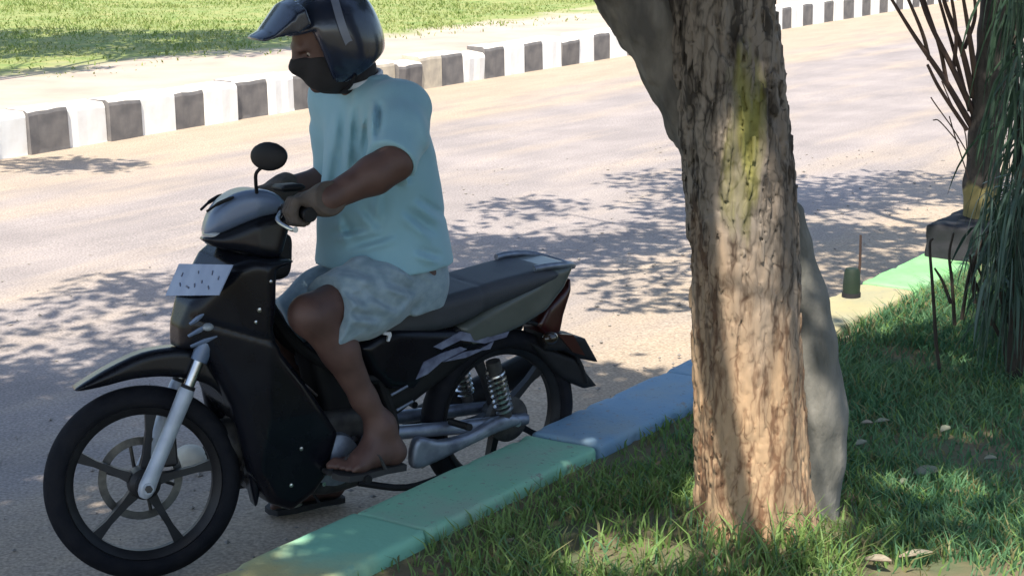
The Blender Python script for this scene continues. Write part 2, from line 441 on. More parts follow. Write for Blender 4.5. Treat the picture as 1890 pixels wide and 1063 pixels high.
# ------------------------------------------------------------------ near kerb: painted blocks
def paint(name, a, b2):
    m = mat(name, a, b2, 7, .62, .85, bump=.2, bscale=60, detail=9, contrast=(.4, .72)); N, L, b = nodes(m)
    base = b.inputs['Base Color'].links[0].from_socket; tc = N.new('ShaderNodeTexCoord')
    def layer(base, sc, lo, hi, col, mx_):
        n = N.new('ShaderNodeTexNoise'); n.inputs['Scale'].default_value = sc; n.inputs['Detail'].default_value = 10; n.inputs['Roughness'].default_value = .65; L.new(tc.outputs['Object'], n.inputs[0])
        r = N.new('ShaderNodeMapRange'); r.inputs[1].default_value = lo; r.inputs[2].default_value = hi; r.inputs[4].default_value = mx_; L.new(n.outputs[0], r.inputs[0])
        x = N.new('ShaderNodeMix'); x.data_type = 'RGBA'; L.new(r.outputs[0], x.inputs['Factor']); L.new(base, x.inputs['A']); x.inputs['B'].default_value = (*col, 1); return x.outputs['Result']
    o = layer(base, 3.5, .45, .75, (.36, .36, .30), .45); o = layer(o, 22, .60, .64, (.27, .25, .22), .8); o = layer(o, 60, .62, .66, (.12, .11, .09), .6)
    L.new(o, b.inputs['Base Color']); return m
M['k_yellow'] = paint('kerb_yellow', (.44, .39, .22), (.36, .34, .2))
M['k_green'] = paint('kerb_green', (.25, .54, .37), (.30, .52, .38))
M['k_lime'] = paint('kerb_light_green', (.22, .52, .20), (.26, .5, .26))
M['k_blue'] = paint('kerb_blue', (.19, .33, .47), (.24, .37, .48))
def blend_mat():
    m = paint('kerb_yellow_to_green', (.52, .45, .20), (.42, .39, .2)); N, L, b = nodes(m)
    base = b.inputs['Base Color'].links[0].from_socket
    tc = N.new('ShaderNodeTexCoord'); sx = N.new('ShaderNodeSeparateXYZ'); L.new(tc.outputs['Object'], sx.inputs[0])
    nz = N.new('ShaderNodeTexNoise'); nz.inputs['Scale'].default_value = 7; nz.inputs['Detail'].default_value = 6; L.new(tc.outputs['Object'], nz.inputs[0])
    ad = N.new('ShaderNodeMath'); ad.operation = 'MULTIPLY_ADD'; ad.inputs[1].default_value = .3; L.new(nz.outputs[0], ad.inputs[0]); L.new(sx.outputs[0], ad.inputs[2])
    mr = N.new('ShaderNodeMapRange'); mr.inputs[1].default_value = .10; mr.inputs[2].default_value = .36; L.new(ad.outputs[0], mr.inputs[0])
    mix = N.new('ShaderNodeMix'); mix.data_type = 'RGBA'; L.new(mr.outputs[0], mix.inputs['Factor']); L.new(base, mix.inputs['A']); mix.inputs['B'].default_value = (.23, .52, .37, 1)
    L.new(mix.outputs['Result'], b.inputs['Base Color']); return m
M['k_yg'] = blend_mat()
M['k_body'] = mat('kerb_joint_concrete', (.2, .19, .17), (.12, .12, .11), 12, .9, bump=.3)
kerb = tag(empty('kerb', tuple(kp(0, 0))), kind='structure')
kmb = MB().box((0, 0, 0), (1, 1, 1)); 
def kerb_block(t0, t1, m, dz=0., tilt=0.):
    L_, Wd, Ht = t1-t0-.012, .268, HK+.12
    f = Fld((-L_/2-.02, -Wd/2-.02, -.02), (L_/2+.02, Wd/2+.02, Ht+.03), .0125)
    f.slab([(-L_/2, 0), (L_/2, 0), (L_/2, Ht), (-L_/2, Ht)], 0, Wd/2, .016)
    sd = int((t0+20)*10)
    f.disp(lambda x, y, z: .008*(fbm(x*7+sd, y*7, z*7, 2, 11)-.5)+.016*np.clip(vn(x*18+sd, y*18, z*18, 12)-.72, 0, 1)/.28*np.clip((np.abs(y)-Wd*.36)/.03, 0, 1))
    o = f.build('kerb_block', m, kerb)
    o.location = (0, 0, 0); c = kp((t0+t1)/2, -Wd/2-.002, -.12+dz)
    o.location = Vector(c)-kerb.location; o.rotation_euler = (tilt, 0, KANG); return o
ck = {-5: 'k_green', -4: 'k_blue', -3: 'k_yg', -2: 'k_green', -1: 'k_blue', 0: 'k_blue', 1: 'k_yellow', 2: 'k_lime', 3: 'k_blue', 4: 'k_yellow', 5: 'k_green', 6: 'k_blue', 7: 'k_yellow'}
for i in range(-5, 8):
    t0 = .2+.9*i; kerb_block(t0, t0+.9, M[ck[i]], dz=(.003, -.004, .002)[i % 3], tilt=(.006, -.008, .004)[i % 3])

# ------------------------------------------------------------------ far kerb: black and white blocks, dirt strip, lawn
M['fk_white'] = mat('kerb_white_paint', (.80, .79, .76), (.66, .62, .57), 5, .7, bump=.12, bscale=30, detail=9, contrast=(.45, .8))
M['fk_black'] = mat('kerb_black_paint', (.11, .105, .105), (.19, .175, .165), 6, .75, bump=.12, bscale=30, detail=9)
M['fk_top'] = mat('kerb_dusty_top', (.60, .54, .47), (.72, .67, .61), 6, .9, bump=.1, bscale=30, detail=8)
M['fk_dirty'] = mat('kerb_faded_paint', (.50, .44, .34), (.34, .30, .25), 7, .85, bump=.3, bscale=30, detail=9)
fk = tag(empty('median_kerb', tuple(kp(8, nfar(8)))), kind='structure')
FKH = .33
def far_block(t0, t1, white, sd):
    r_ = np.random.default_rng(sd)
    a = .012; L_ = t1-t0-.006; D_ = .24; x0, x1 = -L_/2, L_/2
    # cross-section (across n, z), front face leans a little and the top edge is worn round
    prof = [(.0, -.06), (0.006, .02), (.012, FKH-.045), (.022, FKH-.018), (.045, FKH), (D_, FKH+.004), (D_, -.06)]
    V = []; F = []; idx = []
    xs = [x0, x0+.25*L_, 0, x1-.25*L_, x1]
    for x in xs:
        jz = r_.normal(0, .004); jn = r_.normal(0, .004)
        V += [(x, p[0]+(jn if 0 < k < 4 else 0), p[1]+(jz if 2 <= k <= 4 else 0)) for k, p in enumerate(prof)]
    m_ = len(prof)
    for i in range(len(xs)-1):
        for k in range(m_-1):
            F.append((i*m_+k, i*m_+k+1, (i+1)*m_+k+1, (i+1)*m_+k)); idx.append(0 if k < 3 else 1)
    F += [tuple(range(m_)), tuple(reversed([(len(xs)-1)*m_+k for k in range(m_)]))]; idx += [0, 0]
    o = mk('kerb_block', V, F, None, fk, smooth=False, mats=[M['fk_white' if white else 'fk_black'], M['fk_top']], idx=idx)
    fixn(o); tm = (t0+t1)/2
    o.location = Vector(kp(tm, nfar(tm)+r_.normal(0, .008), r_.normal(0, .006)))-fk.location
    o.rotation_euler = (r_.normal(0, .01), r_.normal(0, .006), KANG+math.atan(.043)+r_.normal(0, .008)); return o
FT0, FP = 3.46, .405
_rk = np.random.default_rng(77); _tb = [FT0+i*FP+_rk.normal(0, .016) for i in range(-8, 67)]
for i in range(-8, 66):
    ob = far_block(_tb[i+8], _tb[i+9], i % 2 == 0, 100+i)
    if i in (11, 13, 16, 21): ob.location.z -= .05; ob.rotation_euler.x += .07
    if i in (12, 14): ob.data.materials[0] = M['fk_dirty']

def median_mat():
    m = mat('median_ground', (.50, .41, .33), (.40, .32, .26), 1.6, .95, bump=.4, bscale=20, detail=9); N, L, b = nodes(m)
    base = b.inputs['Base Color'].links[0].from_socket
    tc = N.new('ShaderNodeTexCoord'); rot = N.new('ShaderNodeMapping'); rot.vector_type = 'TEXTURE'
    rot.inputs['Rotation'].default_value = (0, 0, KANG); rot.inputs['Location'].default_value = (KO[0], KO[1], 0); L.new(tc.outputs['Object'], rot.inputs[0])
    sx = N.new('ShaderNodeSeparateXYZ'); L.new(rot.outputs[0], sx.inputs[0])
    nz = N.new('ShaderNodeTexNoise'); nz.inputs['Scale'].default_value = .8; nz.inputs['Detail'].default_value = 8; L.new(rot.outputs[0], nz.inputs[0])
    ad = N.new('ShaderNodeMath'); ad.operation = 'MULTIPLY_ADD'; ad.inputs[1].default_value = 2.6; L.new(nz.outputs[0], ad.inputs[0]); L.new(sx.outputs[1], ad.inputs[2])
    mr = N.new('ShaderNodeMapRange'); mr.inputs[1].default_value = 11.0; mr.inputs[2].default_value = 11.6; L.new(ad.outputs[0], mr.inputs[0])
    n3 = N.new('ShaderNodeTexNoise'); n3.inputs['Scale'].default_value = 3.; n3.inputs['Detail'].default_value = 8; L.new(rot.outputs[0], n3.inputs[0])
    gr = N.new('ShaderNodeValToRGB'); gr.color_ramp.elements[0].position = .35; gr.color_ramp.elements[1].position = .7
    gr.color_ramp.elements[0].color = (.19, .26, .07, 1); gr.color_ramp.elements[1].color = (.33, .33, .12, 1); L.new(n3.outputs[0], gr.inputs[0])
    mix = N.new('ShaderNodeMix'); mix.data_type = 'RGBA'; L.new(mr.outputs[0], mix.inputs['Factor']); L.new(base, mix.inputs['A']); L.new(gr.outputs[0], mix.inputs['B'])
    L.new(mix.outputs['Result'], b.inputs['Base Color']); return m
M['median'] = median_mat()
sheet('median_ground', axis((-60, -2, 6), (-2, 30, .25), (30, 220, 10)), axis((.2, 7, .25), (7, 22, 1), (22, 150, 10)),
      lambda T, N_, X, Y: FKH-.03+.05*(fbm(X*.9, Y*.9, 0, 3, 9)-.5)*np.clip(N_-nfar(T)-.3, 0, 1), M['median'], shift=nfar)

# ------------------------------------------------------------------ trees
def bark_mat(name, dark, mid, light, moss=None, warm=False):
    m = mat(name, mid, light, 5, .92, bump=.55, bscale=26, stretch=(1, 1, .3), detail=9); N, L, b = nodes(m)
    base = b.inputs['Base Color'].links[0].from_socket
    tc = N.new('ShaderNodeTexCoord'); mp = N.new('ShaderNodeMapping'); mp.inputs['Scale'].default_value = (1, 1, .2); L.new(tc.outputs['Object'], mp.inputs[0])
    v = N.new('ShaderNodeTexNoise'); v.inputs['Scale'].default_value = 26; v.inputs['Detail'].default_value = 9; v.inputs['Roughness'].default_value = .62; L.new(mp.outputs[0], v.inputs[0])
    mr = N.new('ShaderNodeMapRange'); mr.inputs[1].default_value = .49; mr.inputs[2].default_value = .66
    vo = N.new('ShaderNodeTexVoronoi'); vo.feature = 'DISTANCE_TO_EDGE'; vo.inputs['Scale'].default_value = 36
    wv = N.new('ShaderNodeMapping'); wv.inputs['Scale'].default_value = (1, 1, .13); L.new(tc.outputs['Object'], wv.inputs[0])
    wn = N.new('ShaderNodeTexNoise'); wn.inputs['Scale'].default_value = 9; L.new(tc.outputs['Object'], wn.inputs[0])
    wa = N.new('ShaderNodeVectorMath'); wa.operation = 'MULTIPLY_ADD'; wa.inputs[1].default_value = (.12, .12, .05); L.new(wn.outputs['Color'], wa.inputs[0]); L.new(wv.outputs[0], wa.inputs[2]); L.new(wa.outputs[0], vo.inputs['Vector'])
    ve = N.new('ShaderNodeMapRange'); ve.inputs[1].default_value = .16; ve.inputs[2].default_value = .0; ve.inputs[3].default_value = 0; ve.inputs[4].default_value = .11; L.new(vo.outputs['Distance'], ve.inputs[0])
    vs_ = N.new('ShaderNodeMath'); vs_.operation = 'ADD'; L.new(v.outputs[0], vs_.inputs[0]); L.new(ve.outputs[0], vs_.inputs[1]); L.new(vs_.outputs[0], mr.inputs[0])
    mix = N.new('ShaderNodeMix'); mix.data_type = 'RGBA'; L.new(mr.outputs[0], mix.inputs['Factor']); L.new(base, mix.inputs['A']); mix.inputs['B'].default_value = (*dark, 1)
    out = mix.outputs['Result']
    if moss:
        sub = N.new('ShaderNodeVectorMath'); sub.operation = 'SUBTRACT'; sub.inputs[1].default_value = moss[0]; L.new(tc.outputs['Object'], sub.inputs[0])
        sc = N.new('ShaderNodeVectorMath'); sc.operation = 'DIVIDE'; sc.inputs[1].default_value = moss[1]; L.new(sub.outputs[0], sc.inputs[0])
        ln = N.new('ShaderNodeVectorMath'); ln.operation = 'LENGTH'; L.new(sc.outputs[0], ln.inputs[0])
        n2 = N.new('ShaderNodeTexNoise'); n2.inputs['Scale'].default_value = 16; n2.inputs['Detail'].default_value = 6; L.new(mp.outputs[0], n2.inputs[0])
        ad = N.new('ShaderNodeMath'); ad.operation = 'MULTIPLY_ADD'; ad.inputs[1].default_value = 2.0; L.new(n2.outputs[0], ad.inputs[0]); L.new(ln.outputs['Value'], ad.inputs[2])
        m2 = N.new('ShaderNodeMapRange'); m2.inputs[1].default_value = 1.72; m2.inputs[2].default_value = 1.2; m2.inputs[4].default_value = .95; L.new(ad.outputs[0], m2.inputs[0])
        mx = N.new('ShaderNodeMix'); mx.data_type = 'RGBA'; L.new(m2.outputs[0], mx.inputs['Factor']); L.new(out, mx.inputs['A']); mx.inputs['B'].default_value = (.20, .19, .05, 1)
        out = mx.outputs['Result']
    if warm:  # bark rubbed off low down: bare tan wood, with the sunlit warmth put into its colour
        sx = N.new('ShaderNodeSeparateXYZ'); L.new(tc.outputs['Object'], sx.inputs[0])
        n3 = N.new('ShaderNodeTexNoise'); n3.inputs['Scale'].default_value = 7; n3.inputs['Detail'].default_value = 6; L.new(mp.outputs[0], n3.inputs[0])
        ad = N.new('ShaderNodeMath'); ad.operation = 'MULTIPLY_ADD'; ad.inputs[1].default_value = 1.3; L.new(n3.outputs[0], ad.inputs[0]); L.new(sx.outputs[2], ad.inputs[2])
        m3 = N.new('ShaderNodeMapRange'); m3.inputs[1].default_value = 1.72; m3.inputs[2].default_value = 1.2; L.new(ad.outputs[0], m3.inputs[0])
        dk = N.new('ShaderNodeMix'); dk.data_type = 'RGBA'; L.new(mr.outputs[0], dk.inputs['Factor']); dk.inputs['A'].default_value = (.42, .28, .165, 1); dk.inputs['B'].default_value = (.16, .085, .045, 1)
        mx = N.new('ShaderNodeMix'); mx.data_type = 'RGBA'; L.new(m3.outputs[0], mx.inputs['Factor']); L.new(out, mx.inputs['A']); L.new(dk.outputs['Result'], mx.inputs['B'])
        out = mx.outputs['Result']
    L.new(out, b.inputs['Base Color']); return m

TREE_Y = 4.66
tb = ong(1398, 1020, .22); TX, TY = float(tb[0]), float(TREE_Y)
moss_p = ony(1380, 235, TREE_Y-.14)
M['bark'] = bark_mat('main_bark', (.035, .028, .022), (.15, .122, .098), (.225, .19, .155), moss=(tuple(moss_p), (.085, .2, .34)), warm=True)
M['bark_limb'] = mat('limb_bark', (.19, .17, .145), (.075, .068, .06), 16, .92, bump=.7, bscale=40, stretch=(1, 1, .4), detail=9)
M['bark_grey'] = mat('smooth_grey_bark', (.20, .19, .165), (.10, .10, .088), 11, .9, bump=.8, bscale=45, stretch=(1, 1, .45), detail=9)
M['bark_far'] = bark_mat('far_bark', (.02, .016, .014), (.055, .045, .038), (.04, .034, .03))
M['bark_dark'] = bark_mat('dark_bark', (.02, .016, .014), (.055, .045, .038), (.04, .034, .03))
M['leaf'] = mat('crown_leaf', (.05, .095, .022), (.085, .13, .03), 3, .55, trans=.35)
M['yellowpaint'] = mat('yellow_trunk_paint', (.40, .34, .12), (.28, .25, .10), 14, .8, bump=.3, bscale=50)

tree = tag(empty('roadside_tree', (0, 0, 0)), 'thick rough-barked tree with a mossy yellow patch and a fork to the left', 'tree')
rows = [(1030, 1283, 1522), (960, 1288, 1503), (880, 1285, 1493), (800, 1283, 1488), (700, 1280, 1482), (600, 1279, 1477), (500, 1272, 1474), (400, 1267, 1471), (300, 1258, 1462), (200, 1246, 1450), (100, 1232, 1438), (0, 1222, 1424), (-120, 1205, 1412), (-260, 1190, 1395)]
tf = Fld((.2, 4.3, .1), (1.05, 5.0, 2.62), .006)
cs = []
for y, x0, x1 in rows:
    a_, b_ = ony(x0, y, TREE_Y), ony(x1, y, TREE_Y); cs.append(((a_+b_)/2, (b_[0]-a_[0])/2))
cs[0][0][2] = min(cs[0][0][2], .2)
def trunk_fn(x, y, z):
    zz = np.array([c[0][2] for c in cs]); xx = np.array([c[0][0] for c in cs]); rr = np.array([c[1] for c in cs])
    o_ = np.argsort(zz); cx = np.interp(z, zz[o_], xx[o_]); r_ = np.interp(z, zz[o_], rr[o_])
    r_ = r_+.012*np.exp(-((z-.18)/.12)**2)
    th = np.arctan2(y-TREE_Y, x-cx)
    lob = 1+.045*np.sin(3*th+z*1.3)+.03*np.sin(5*th-z*2+1)
    return (np.sqrt((x-cx)**2+((y-TREE_Y)/1.02)**2)-r_*lob*.985)*.95
tf.add(trunk_fn, (.2, 4.3, .1), (1.05, 5., 2.62), 0)
bA, bB, bC = ony(1330, 300, TREE_Y), ony(1205, 40, TREE_Y-.03), ony(1090, -120, TREE_Y-.08)
def voro(x, y, z, seed):
    xi, yi, zi = [np.floor(q).astype(np.int64) for q in (x, y, z)]
    f1 = np.full(x.shape, 9.); f2 = np.full(x.shape, 9.)
    for a in (-1, 0, 1):
        for b_ in (-1, 0, 1):
            for c in (-1, 0, 1):
                px, py, pz = xi+a, yi+b_, zi+c
                d = (px+_h(px, py, pz, seed)-x)**2+(py+_h(px, py, pz, seed+1)-y)**2+(pz+_h(px, py, pz, seed+2)-z)**2
                f2 = np.minimum(f2, np.maximum(d, f1)); f1 = np.minimum(f1, d)
    return np.sqrt(f1), np.sqrt(f2)
def bark_field(f):
    ii = np.nonzero(np.abs(f.D) < .05); x, y, z = f.ax[0][ii[0]], f.ax[1][ii[1]], f.ax[2][ii[2]]
    w = .35*(fbm(x*9, y*9, z*5, 2, 23)-.5)
    a1, a2 = voro(x*32+w*3, y*32+w*2, z*3.6+w*3, 5); e1 = np.clip((a2-a1)/.30, 0, 1)
    c1, c2_ = voro(x*66+w*3, y*66, z*15+w*3, 15); e2 = np.clip((c2_-c1)/.4, 0, 1)
    low = np.clip((1.35-z)/.5, 0, 1); rub = np.clip((vn(x*5, y*5, z*3.2, 47)-.45)*5, 0, 1)*low
    d = -.016*(e1**.7-.55)*(1-.55*low)*(1-.6*rub)-.0075*(e2**.8-.5)*(1-.4*rub)-.010*(fbm(x*40, y*40, z*14, 2, 33)-.5)
    d += .016*np.clip(vn(x*10, y*10, z*6, 41)-.75, 0, 1)/.25
    f.D[ii] += d.astype(np.float32)
bark_field(tf)
# cut the top flat just out of sight; limbs carry on
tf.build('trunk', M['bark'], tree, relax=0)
lf2 = Fld((.0, 4.4, 1.2), (.75, 5.0, 2.75), .0065)
OFF = np.array([0, .05, 0]); bS = ony(1352, 400, TREE_Y)
lf2.chain([bS+OFF*.4, bA+OFF, bB+OFF, bC+OFF, bC+(bC-bB)*.9+OFF], [.05, .085, .093, .085, .075], .03)
lf2.disp(lambda x, y, z: .034*(fbm(x*24, y*24, (z+.6*x)*7, 3, 44)-.5)+.014*np.clip(vn(x*10, y*10, z*8, 46)-.74, 0, 1)/.26)
lf2.build('limb', M['bark_limb'], tree)
# grey flank stem behind the trunk
gr_rows = [(395, 1440, 1482), (450, 1436, 1496), (550, 1436, 1524), (640, 1438, 1545), (760, 1440, 1562), (850, 1442, 1557), (960, 1440, 1548), (1010, 1440, 1556)]
gs = [((ony(a, y, 4.79)+ony(b, y, 4.79))/2, (ony(b, y, 4.79)[0]-ony(a, y, 4.79)[0])/2) for y, a, b in gr_rows]
gf = Fld((.6, 4.6, .1), (1.1, 5.0, 1.5), .008)
gf.chain([g[0] for g in gs], [g[1] for g in gs], .02)
gf.disp(lambda x, y, z: .020*(fbm(x*22, y*22, z*7, 3, 51)-.5)+.012*np.clip(vn(x*11, y*11, z*9, 57)-.74, 0, 1)/.26)
gf.build('buttress', M['bark_grey'], tree)

# crowns: leaf clumps placed over the ground they shade
COT = 1/math.tan(SUN_EL)
def shade_of(P, z0=.2):   # where a point's shadow lands on the plane z0
    return P[:, :2]-SUN_TO*((P[:, 2]-z0)*COT)[:, None]
HOLES = [  # sunlit spots the canopy leaves open: x, y, rx, ry on the plane z=.2
    (.70, 4.84, .24, .46, 1.), (.27, 4.46, .20, .17, 1.), (1.25, 4.30, .5, .22, 1.), (.75, 7.55, .6, .55, .99),
    (1.85, 8.1, .36, .42, .99), (1.45, 7.5, .22, .2, .9), (-.60, 4.52, .11, .06, 1.), (-2.4, 7.4, .5, .2, .7), (-1.9, 7.9, .6, .4, .7), (-.9, 8.4, .7, .3, .6),
    (.2, 10.2, .5, .28, .8), (1.0, 11.2, .5, .3, .8), (2.1, 10.6, .5, .3, .8), (.6, 9.2, .4, .2, .6), (1.6, 5.6, .3, .12, .9), (1.25, 5.05, .2, .09, .85), (1.5, 4.8, .2, .08, .85), (1.7, 6.5, .2, .1, .8), (1.05, 5.8, .12, .1, .8), (.05, 5.0, .10, .08, .8)]
def keep(P, r_):
    s_ = shade_of(P); k = np.ones(len(P), bool)
    for x, y, a, b_, p in HOLES:
        inside = ((s_[:, 0]-x)/a)**2+((s_[:, 1]-y)/b_)**2 < 1
        k &= ~(inside & (r_.random(len(P)) < p))
    return k
def leaves(P, size, r_):
    n = len(P); d = r_.normal(size=(n, 3)); d[:, 2] *= .5; d /= np.linalg.norm(d, axis=1)[:, None]
    u = r_.normal(size=(n, 3)); u -= (u*d).sum(1)[:, None]*d; u /= np.linalg.norm(u, axis=1)[:, None]
    w = np.cross(d, u); s_ = size*(.7+.6*r_.random(n))[:, None]
    V = np.stack([P, P+d*s_*.5+u*s_*.26+w*s_*.05, P+d*s_, P+d*s_*.5-u*s_*.26+w*s_*.05], 1).reshape(-1, 3)
    return V, np.arange(4*n).reshape(n, 4)
def crown(parent, root, clumps, seed, leaf=.11, per=190, mleaf='leaf', mbark='bark', holes=True, nprim=7):
    r_ = np.random.default_rng(seed); Ps = []; C_ = np.array([c for c, _ in clumps], float); root = np.array(root, float)
    prim = C_[r_.choice(len(C_), min(nprim, len(C_)), replace=False)]
    for _ in range(6):
        own = np.argmin(((C_[:, None]-prim[None])**2).sum(-1), 1)
        prim = np.array([C_[own == k].mean(0) if (own == k).any() else prim[k] for k in range(len(prim))])
    br = MB()
    for k, p in enumerate(prim):
        node = root+(p-root)*.7+np.array([0, 0, -.15]); br.tube(curve([root, (root+node)/2+r_.normal(0, .12, 3), node], 4), np.linspace(.05, .022, 9), 7)
        for c in C_[own == k]: br.tube(curve([node, (node+c)/2+r_.normal(0, .1, 3), c], 3), np.linspace(.014, .005, 7), 5)
    for c, rad in clumps:
        c = np.array(c, float); q = r_.normal(size=(int(per*(rad/.5)**2), 3)); q /= np.linalg.norm(q, axis=1)[:, None]
        q *= (rad*r_.random(len(q))**.4)[:, None]; q[:, 2] *= .6; Ps.append(c+q)
    P = np.concatenate(Ps)
    if holes: P = P[keep(P, r_)]
    V, F = leaves(P, leaf, r_); mk('crown', V, F, M[mleaf], parent, smooth=False)
    br.build('limbs', M[mbark], parent)
def clumps_for(region, n, zr, r_, rad=(.38, .62)):
    out = []
    for _ in range(n):
        x, y = region(r_); z = r_.uniform(*zr); h = (z-.2)*COT
        out.append(((x+SUN_TO[0]*h, y+SUN_TO[1]*h, z), r_.uniform(*rad)))
    return out
rA = np.random.default_rng(3)
def regA(r_):
    while True:
        x, y = r_.uniform(-3.4, 3.2), r_.uniform(2.2, 8.8)
        if y > 6.9+.35*math.sin(x*2.1) and x > -.9: continue
        if y > 7.6 and r_.random() < .45: continue
        if x < -2.4 and y > 7: continue
        if x > .9 and y < 7 and r_.random() < .5: continue
        return x, y
clA = clumps_for(regA, 250, (3.0, 4.6), rA)+clumps_for(lambda r_: (r_.uniform(-3.3, .3), r_.uniform(4.3, 7.2)), 70, (3.0, 4.4), rA)+clumps_for(lambda r_: (r_.uniform(.3, 1.6), r_.uniform(5.5, 6.6)), 46, (3.0, 4.4), rA, (.3, .45))
top = np.array([cs[-1][0][0], TREE_Y, 2.55]); lt = bC+(bC-bB)*.8
left_c = [c for c in clA if c[0][0] < -.2]; right_c = [c for c in clA if c[0][0] >= -.2]
crown(tree, top, right_c, 11)
# the left fork carries the rest of the crown
crown(tree, lt, left_c, 12)

# second tree, rising from a dark planter on the kerb, yellow painted foot
t2 = ong(1812, 402, .40); T2 = np.array([t2[0], t2[1]])
tree2 = tag(empty('roadside_tree', (0, 0, 0)), 'dark slender tree with yellow painted trunk foot behind the dark block', 'tree')
y2 = float(T2[1])
rw = [(455, 1776, 1846), (425, 1778, 1846), (340, 1779, 1843), (250, 1790, 1850), (150, 1797, 1868), (60, 1806, 1886), (-40, 1815, 1900), (-200, 1830, 1915)]
f2 = Fld((t2[0]-.3, y2-.3, .3), (t2[0]+.6, y2+.3, 2.6), .012)
c2 = [((ony(a, y, y2)+ony(b, y, y2))/2, (ony(b, y, y2)[0]-ony(a, y, y2)[0])/2) for y, a, b in rw]
f2.chain([c[0] for c in c2], [c[1] for c in c2], .03)
f2.disp(lambda x, y, z: .014*(fbm(x*24, y*24, z*6, 3, 61)-.5))
def t2_mat():
    m = M['bark_dark']; N, L, b = nodes(m); base = b.inputs['Base Color'].links[0].from_socket
    tc = N.new('ShaderNodeTexCoord'); sx = N.new('ShaderNodeSeparateXYZ'); L.new(tc.outputs['Object'], sx.inputs[0])
    nz = N.new('ShaderNodeTexNoise'); nz.inputs['Scale'].default_value = 12; L.new(tc.outputs['Object'], nz.inputs[0])
    ad = N.new('ShaderNodeMath'); ad.operation = 'MULTIPLY_ADD'; ad.inputs[1].default_value = .12; L.new(nz.outputs[0], ad.inputs[0]); L.new(sx.outputs[2], ad.inputs[2])
    mr = N.new('ShaderNodeMapRange'); zt = float(ony(1810, 345, y2)[2]); mr.inputs[1].default_value = zt+.075; mr.inputs[2].default_value = zt+.055; L.new(ad.outputs[0], mr.inputs[0])
    mix = N.new('ShaderNodeMix'); mix.data_type = 'RGBA'; L.new(mr.outputs[0], mix.inputs['Factor']); L.new(base, mix.inputs['A']); mix.inputs['B'].default_value = (.20, .17, .07, 1)
    L.new(mix.outputs['Result'], b.inputs['Base Color'])
t2_mat()
f2.build('trunk', M['bark_dark'], tree2)
def P2(px, py, dy=0.): return ony(px, py, y2+dy)
M['twig'] = mat('red_brown_twig', (.045, .026, .02), (.07, .04, .03), 20, .8)
tw = [[(1795, 235), (1745, 150), (1690, 70), (1640, -10)], [(1800, 215), (1760, 130), (1715, 40), (1690, -30)], [(1797, 180), (1775, 90), (1745, 10), (1735, -40)],
      [(1803, 160), (1790, 70), (1775, -20)], [(1785, 240), (1735, 165), (1712, 120)], [(1748, 155), (1735, 90), (1712, 20), (1700, -20)], [(1715, 110), (1702, 60), (1668, -20)],
      [(1760, 130), (1765, 60), (1752, -30)], [(1790, 205), (1768, 120), (1748, 50), (1728, -20)], [(1780, 90), (1800, 30), (1795, -30)]]
for i, p in enumerate(tw):
    dy = -.05-.04*(i % 4); n = len(p)
    pts = curve([P2(x, y, dy*k/(n-1)) for k, (x, y) in enumerate(p)], 5)
    MB().tube(pts, np.linspace(.017 if i < 4 else .011, .007, len(pts)), 7).build('branch', M['twig'], tree2)
thin = [[(1790, 290), (1760, 240), (1728, 195), (1718, 180)], [(1788, 330), (1765, 260), (1752, 215)], [(1770, 265), (1735, 225), (1722, 222)], [(1786, 300), (1780, 240), (1755, 190), (1738, 150)]]
for p in thin:
    MB().tube(curve([P2(x, y, -.08) for x, y in p], 5), .0032, 5).build('twig', M['twig'], tree2)
rB = np.random.default_rng(5)
def regB(r_):
    while True:
        x, y = r_.uniform(-.3, 3.6), r_.uniform(8.2, 12.2)
        if x < .6 and y > 11: continue
        return x, y
clB = clumps_for(regB, 62, (3.0, 4.2), rB, (.35, .6))
crown(tree2, np.array([c2[-1][0][0]+.1, y2, 2.55]), clB, 14, per=250, mbark='bark_far')
# tree on the median, out of frame to the left, that shades the lawn and a patch of road
mtp = kp(1.0, nfar(1)+1.0, .3)
tree3 = tag(empty('median_tree', tuple(mtp)), 'small tree on the far median, out of view to the left', 'tree')
mm = MB().tube(curve([(0, 0, 0), (.1, .05, 1.4), (.05, .1, 3.0)], 6), np.linspace(.16, .10, 13), 12); mm.build('trunk', M['bark_far'], tree3)
rC = np.random.default_rng(8)
cl3 = clumps_for(lambda r_: (r_.uniform(-7.2, -2.4), r_.uniform(18.3, 21.9)), 120, (3.4, 5), rC, (.35, .6))+clumps_for(lambda r_: (r_.uniform(-3.9, -2.8), r_.uniform(12.5, 13.1)), 12, (3.2, 3.8), rC, (.2, .3))+clumps_for(lambda r_: (r_.uniform(-4.8, -3.3), r_.uniform(16.6, 17.2)), 8, (3.2, 4.), rC, (.2, .35))
cl3 = [(tuple(np.array(c)-mtp), r_) for c, r_ in cl3]
crown(tree3, np.array([.05, .1, 2.9]), cl3, 17, per=190, mbark='bark_far', holes=False)

# ------------------------------------------------------------------ dark planter, marker post
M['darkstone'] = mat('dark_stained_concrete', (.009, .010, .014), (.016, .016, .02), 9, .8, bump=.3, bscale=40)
pa = ktn(*ong(1700, 470, .25)[:2]); 
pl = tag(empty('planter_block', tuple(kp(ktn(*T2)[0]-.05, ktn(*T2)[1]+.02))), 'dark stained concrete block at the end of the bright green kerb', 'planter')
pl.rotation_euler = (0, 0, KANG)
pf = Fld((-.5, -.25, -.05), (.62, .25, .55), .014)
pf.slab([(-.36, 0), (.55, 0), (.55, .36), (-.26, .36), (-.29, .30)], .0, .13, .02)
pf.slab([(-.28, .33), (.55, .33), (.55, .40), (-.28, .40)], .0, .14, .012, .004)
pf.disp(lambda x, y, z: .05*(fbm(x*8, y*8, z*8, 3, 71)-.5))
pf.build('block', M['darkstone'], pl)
M['potgreen'] = mat('dull_green_plastic', (.007, .02, .011), (.011, .027, .015), 10, .7)
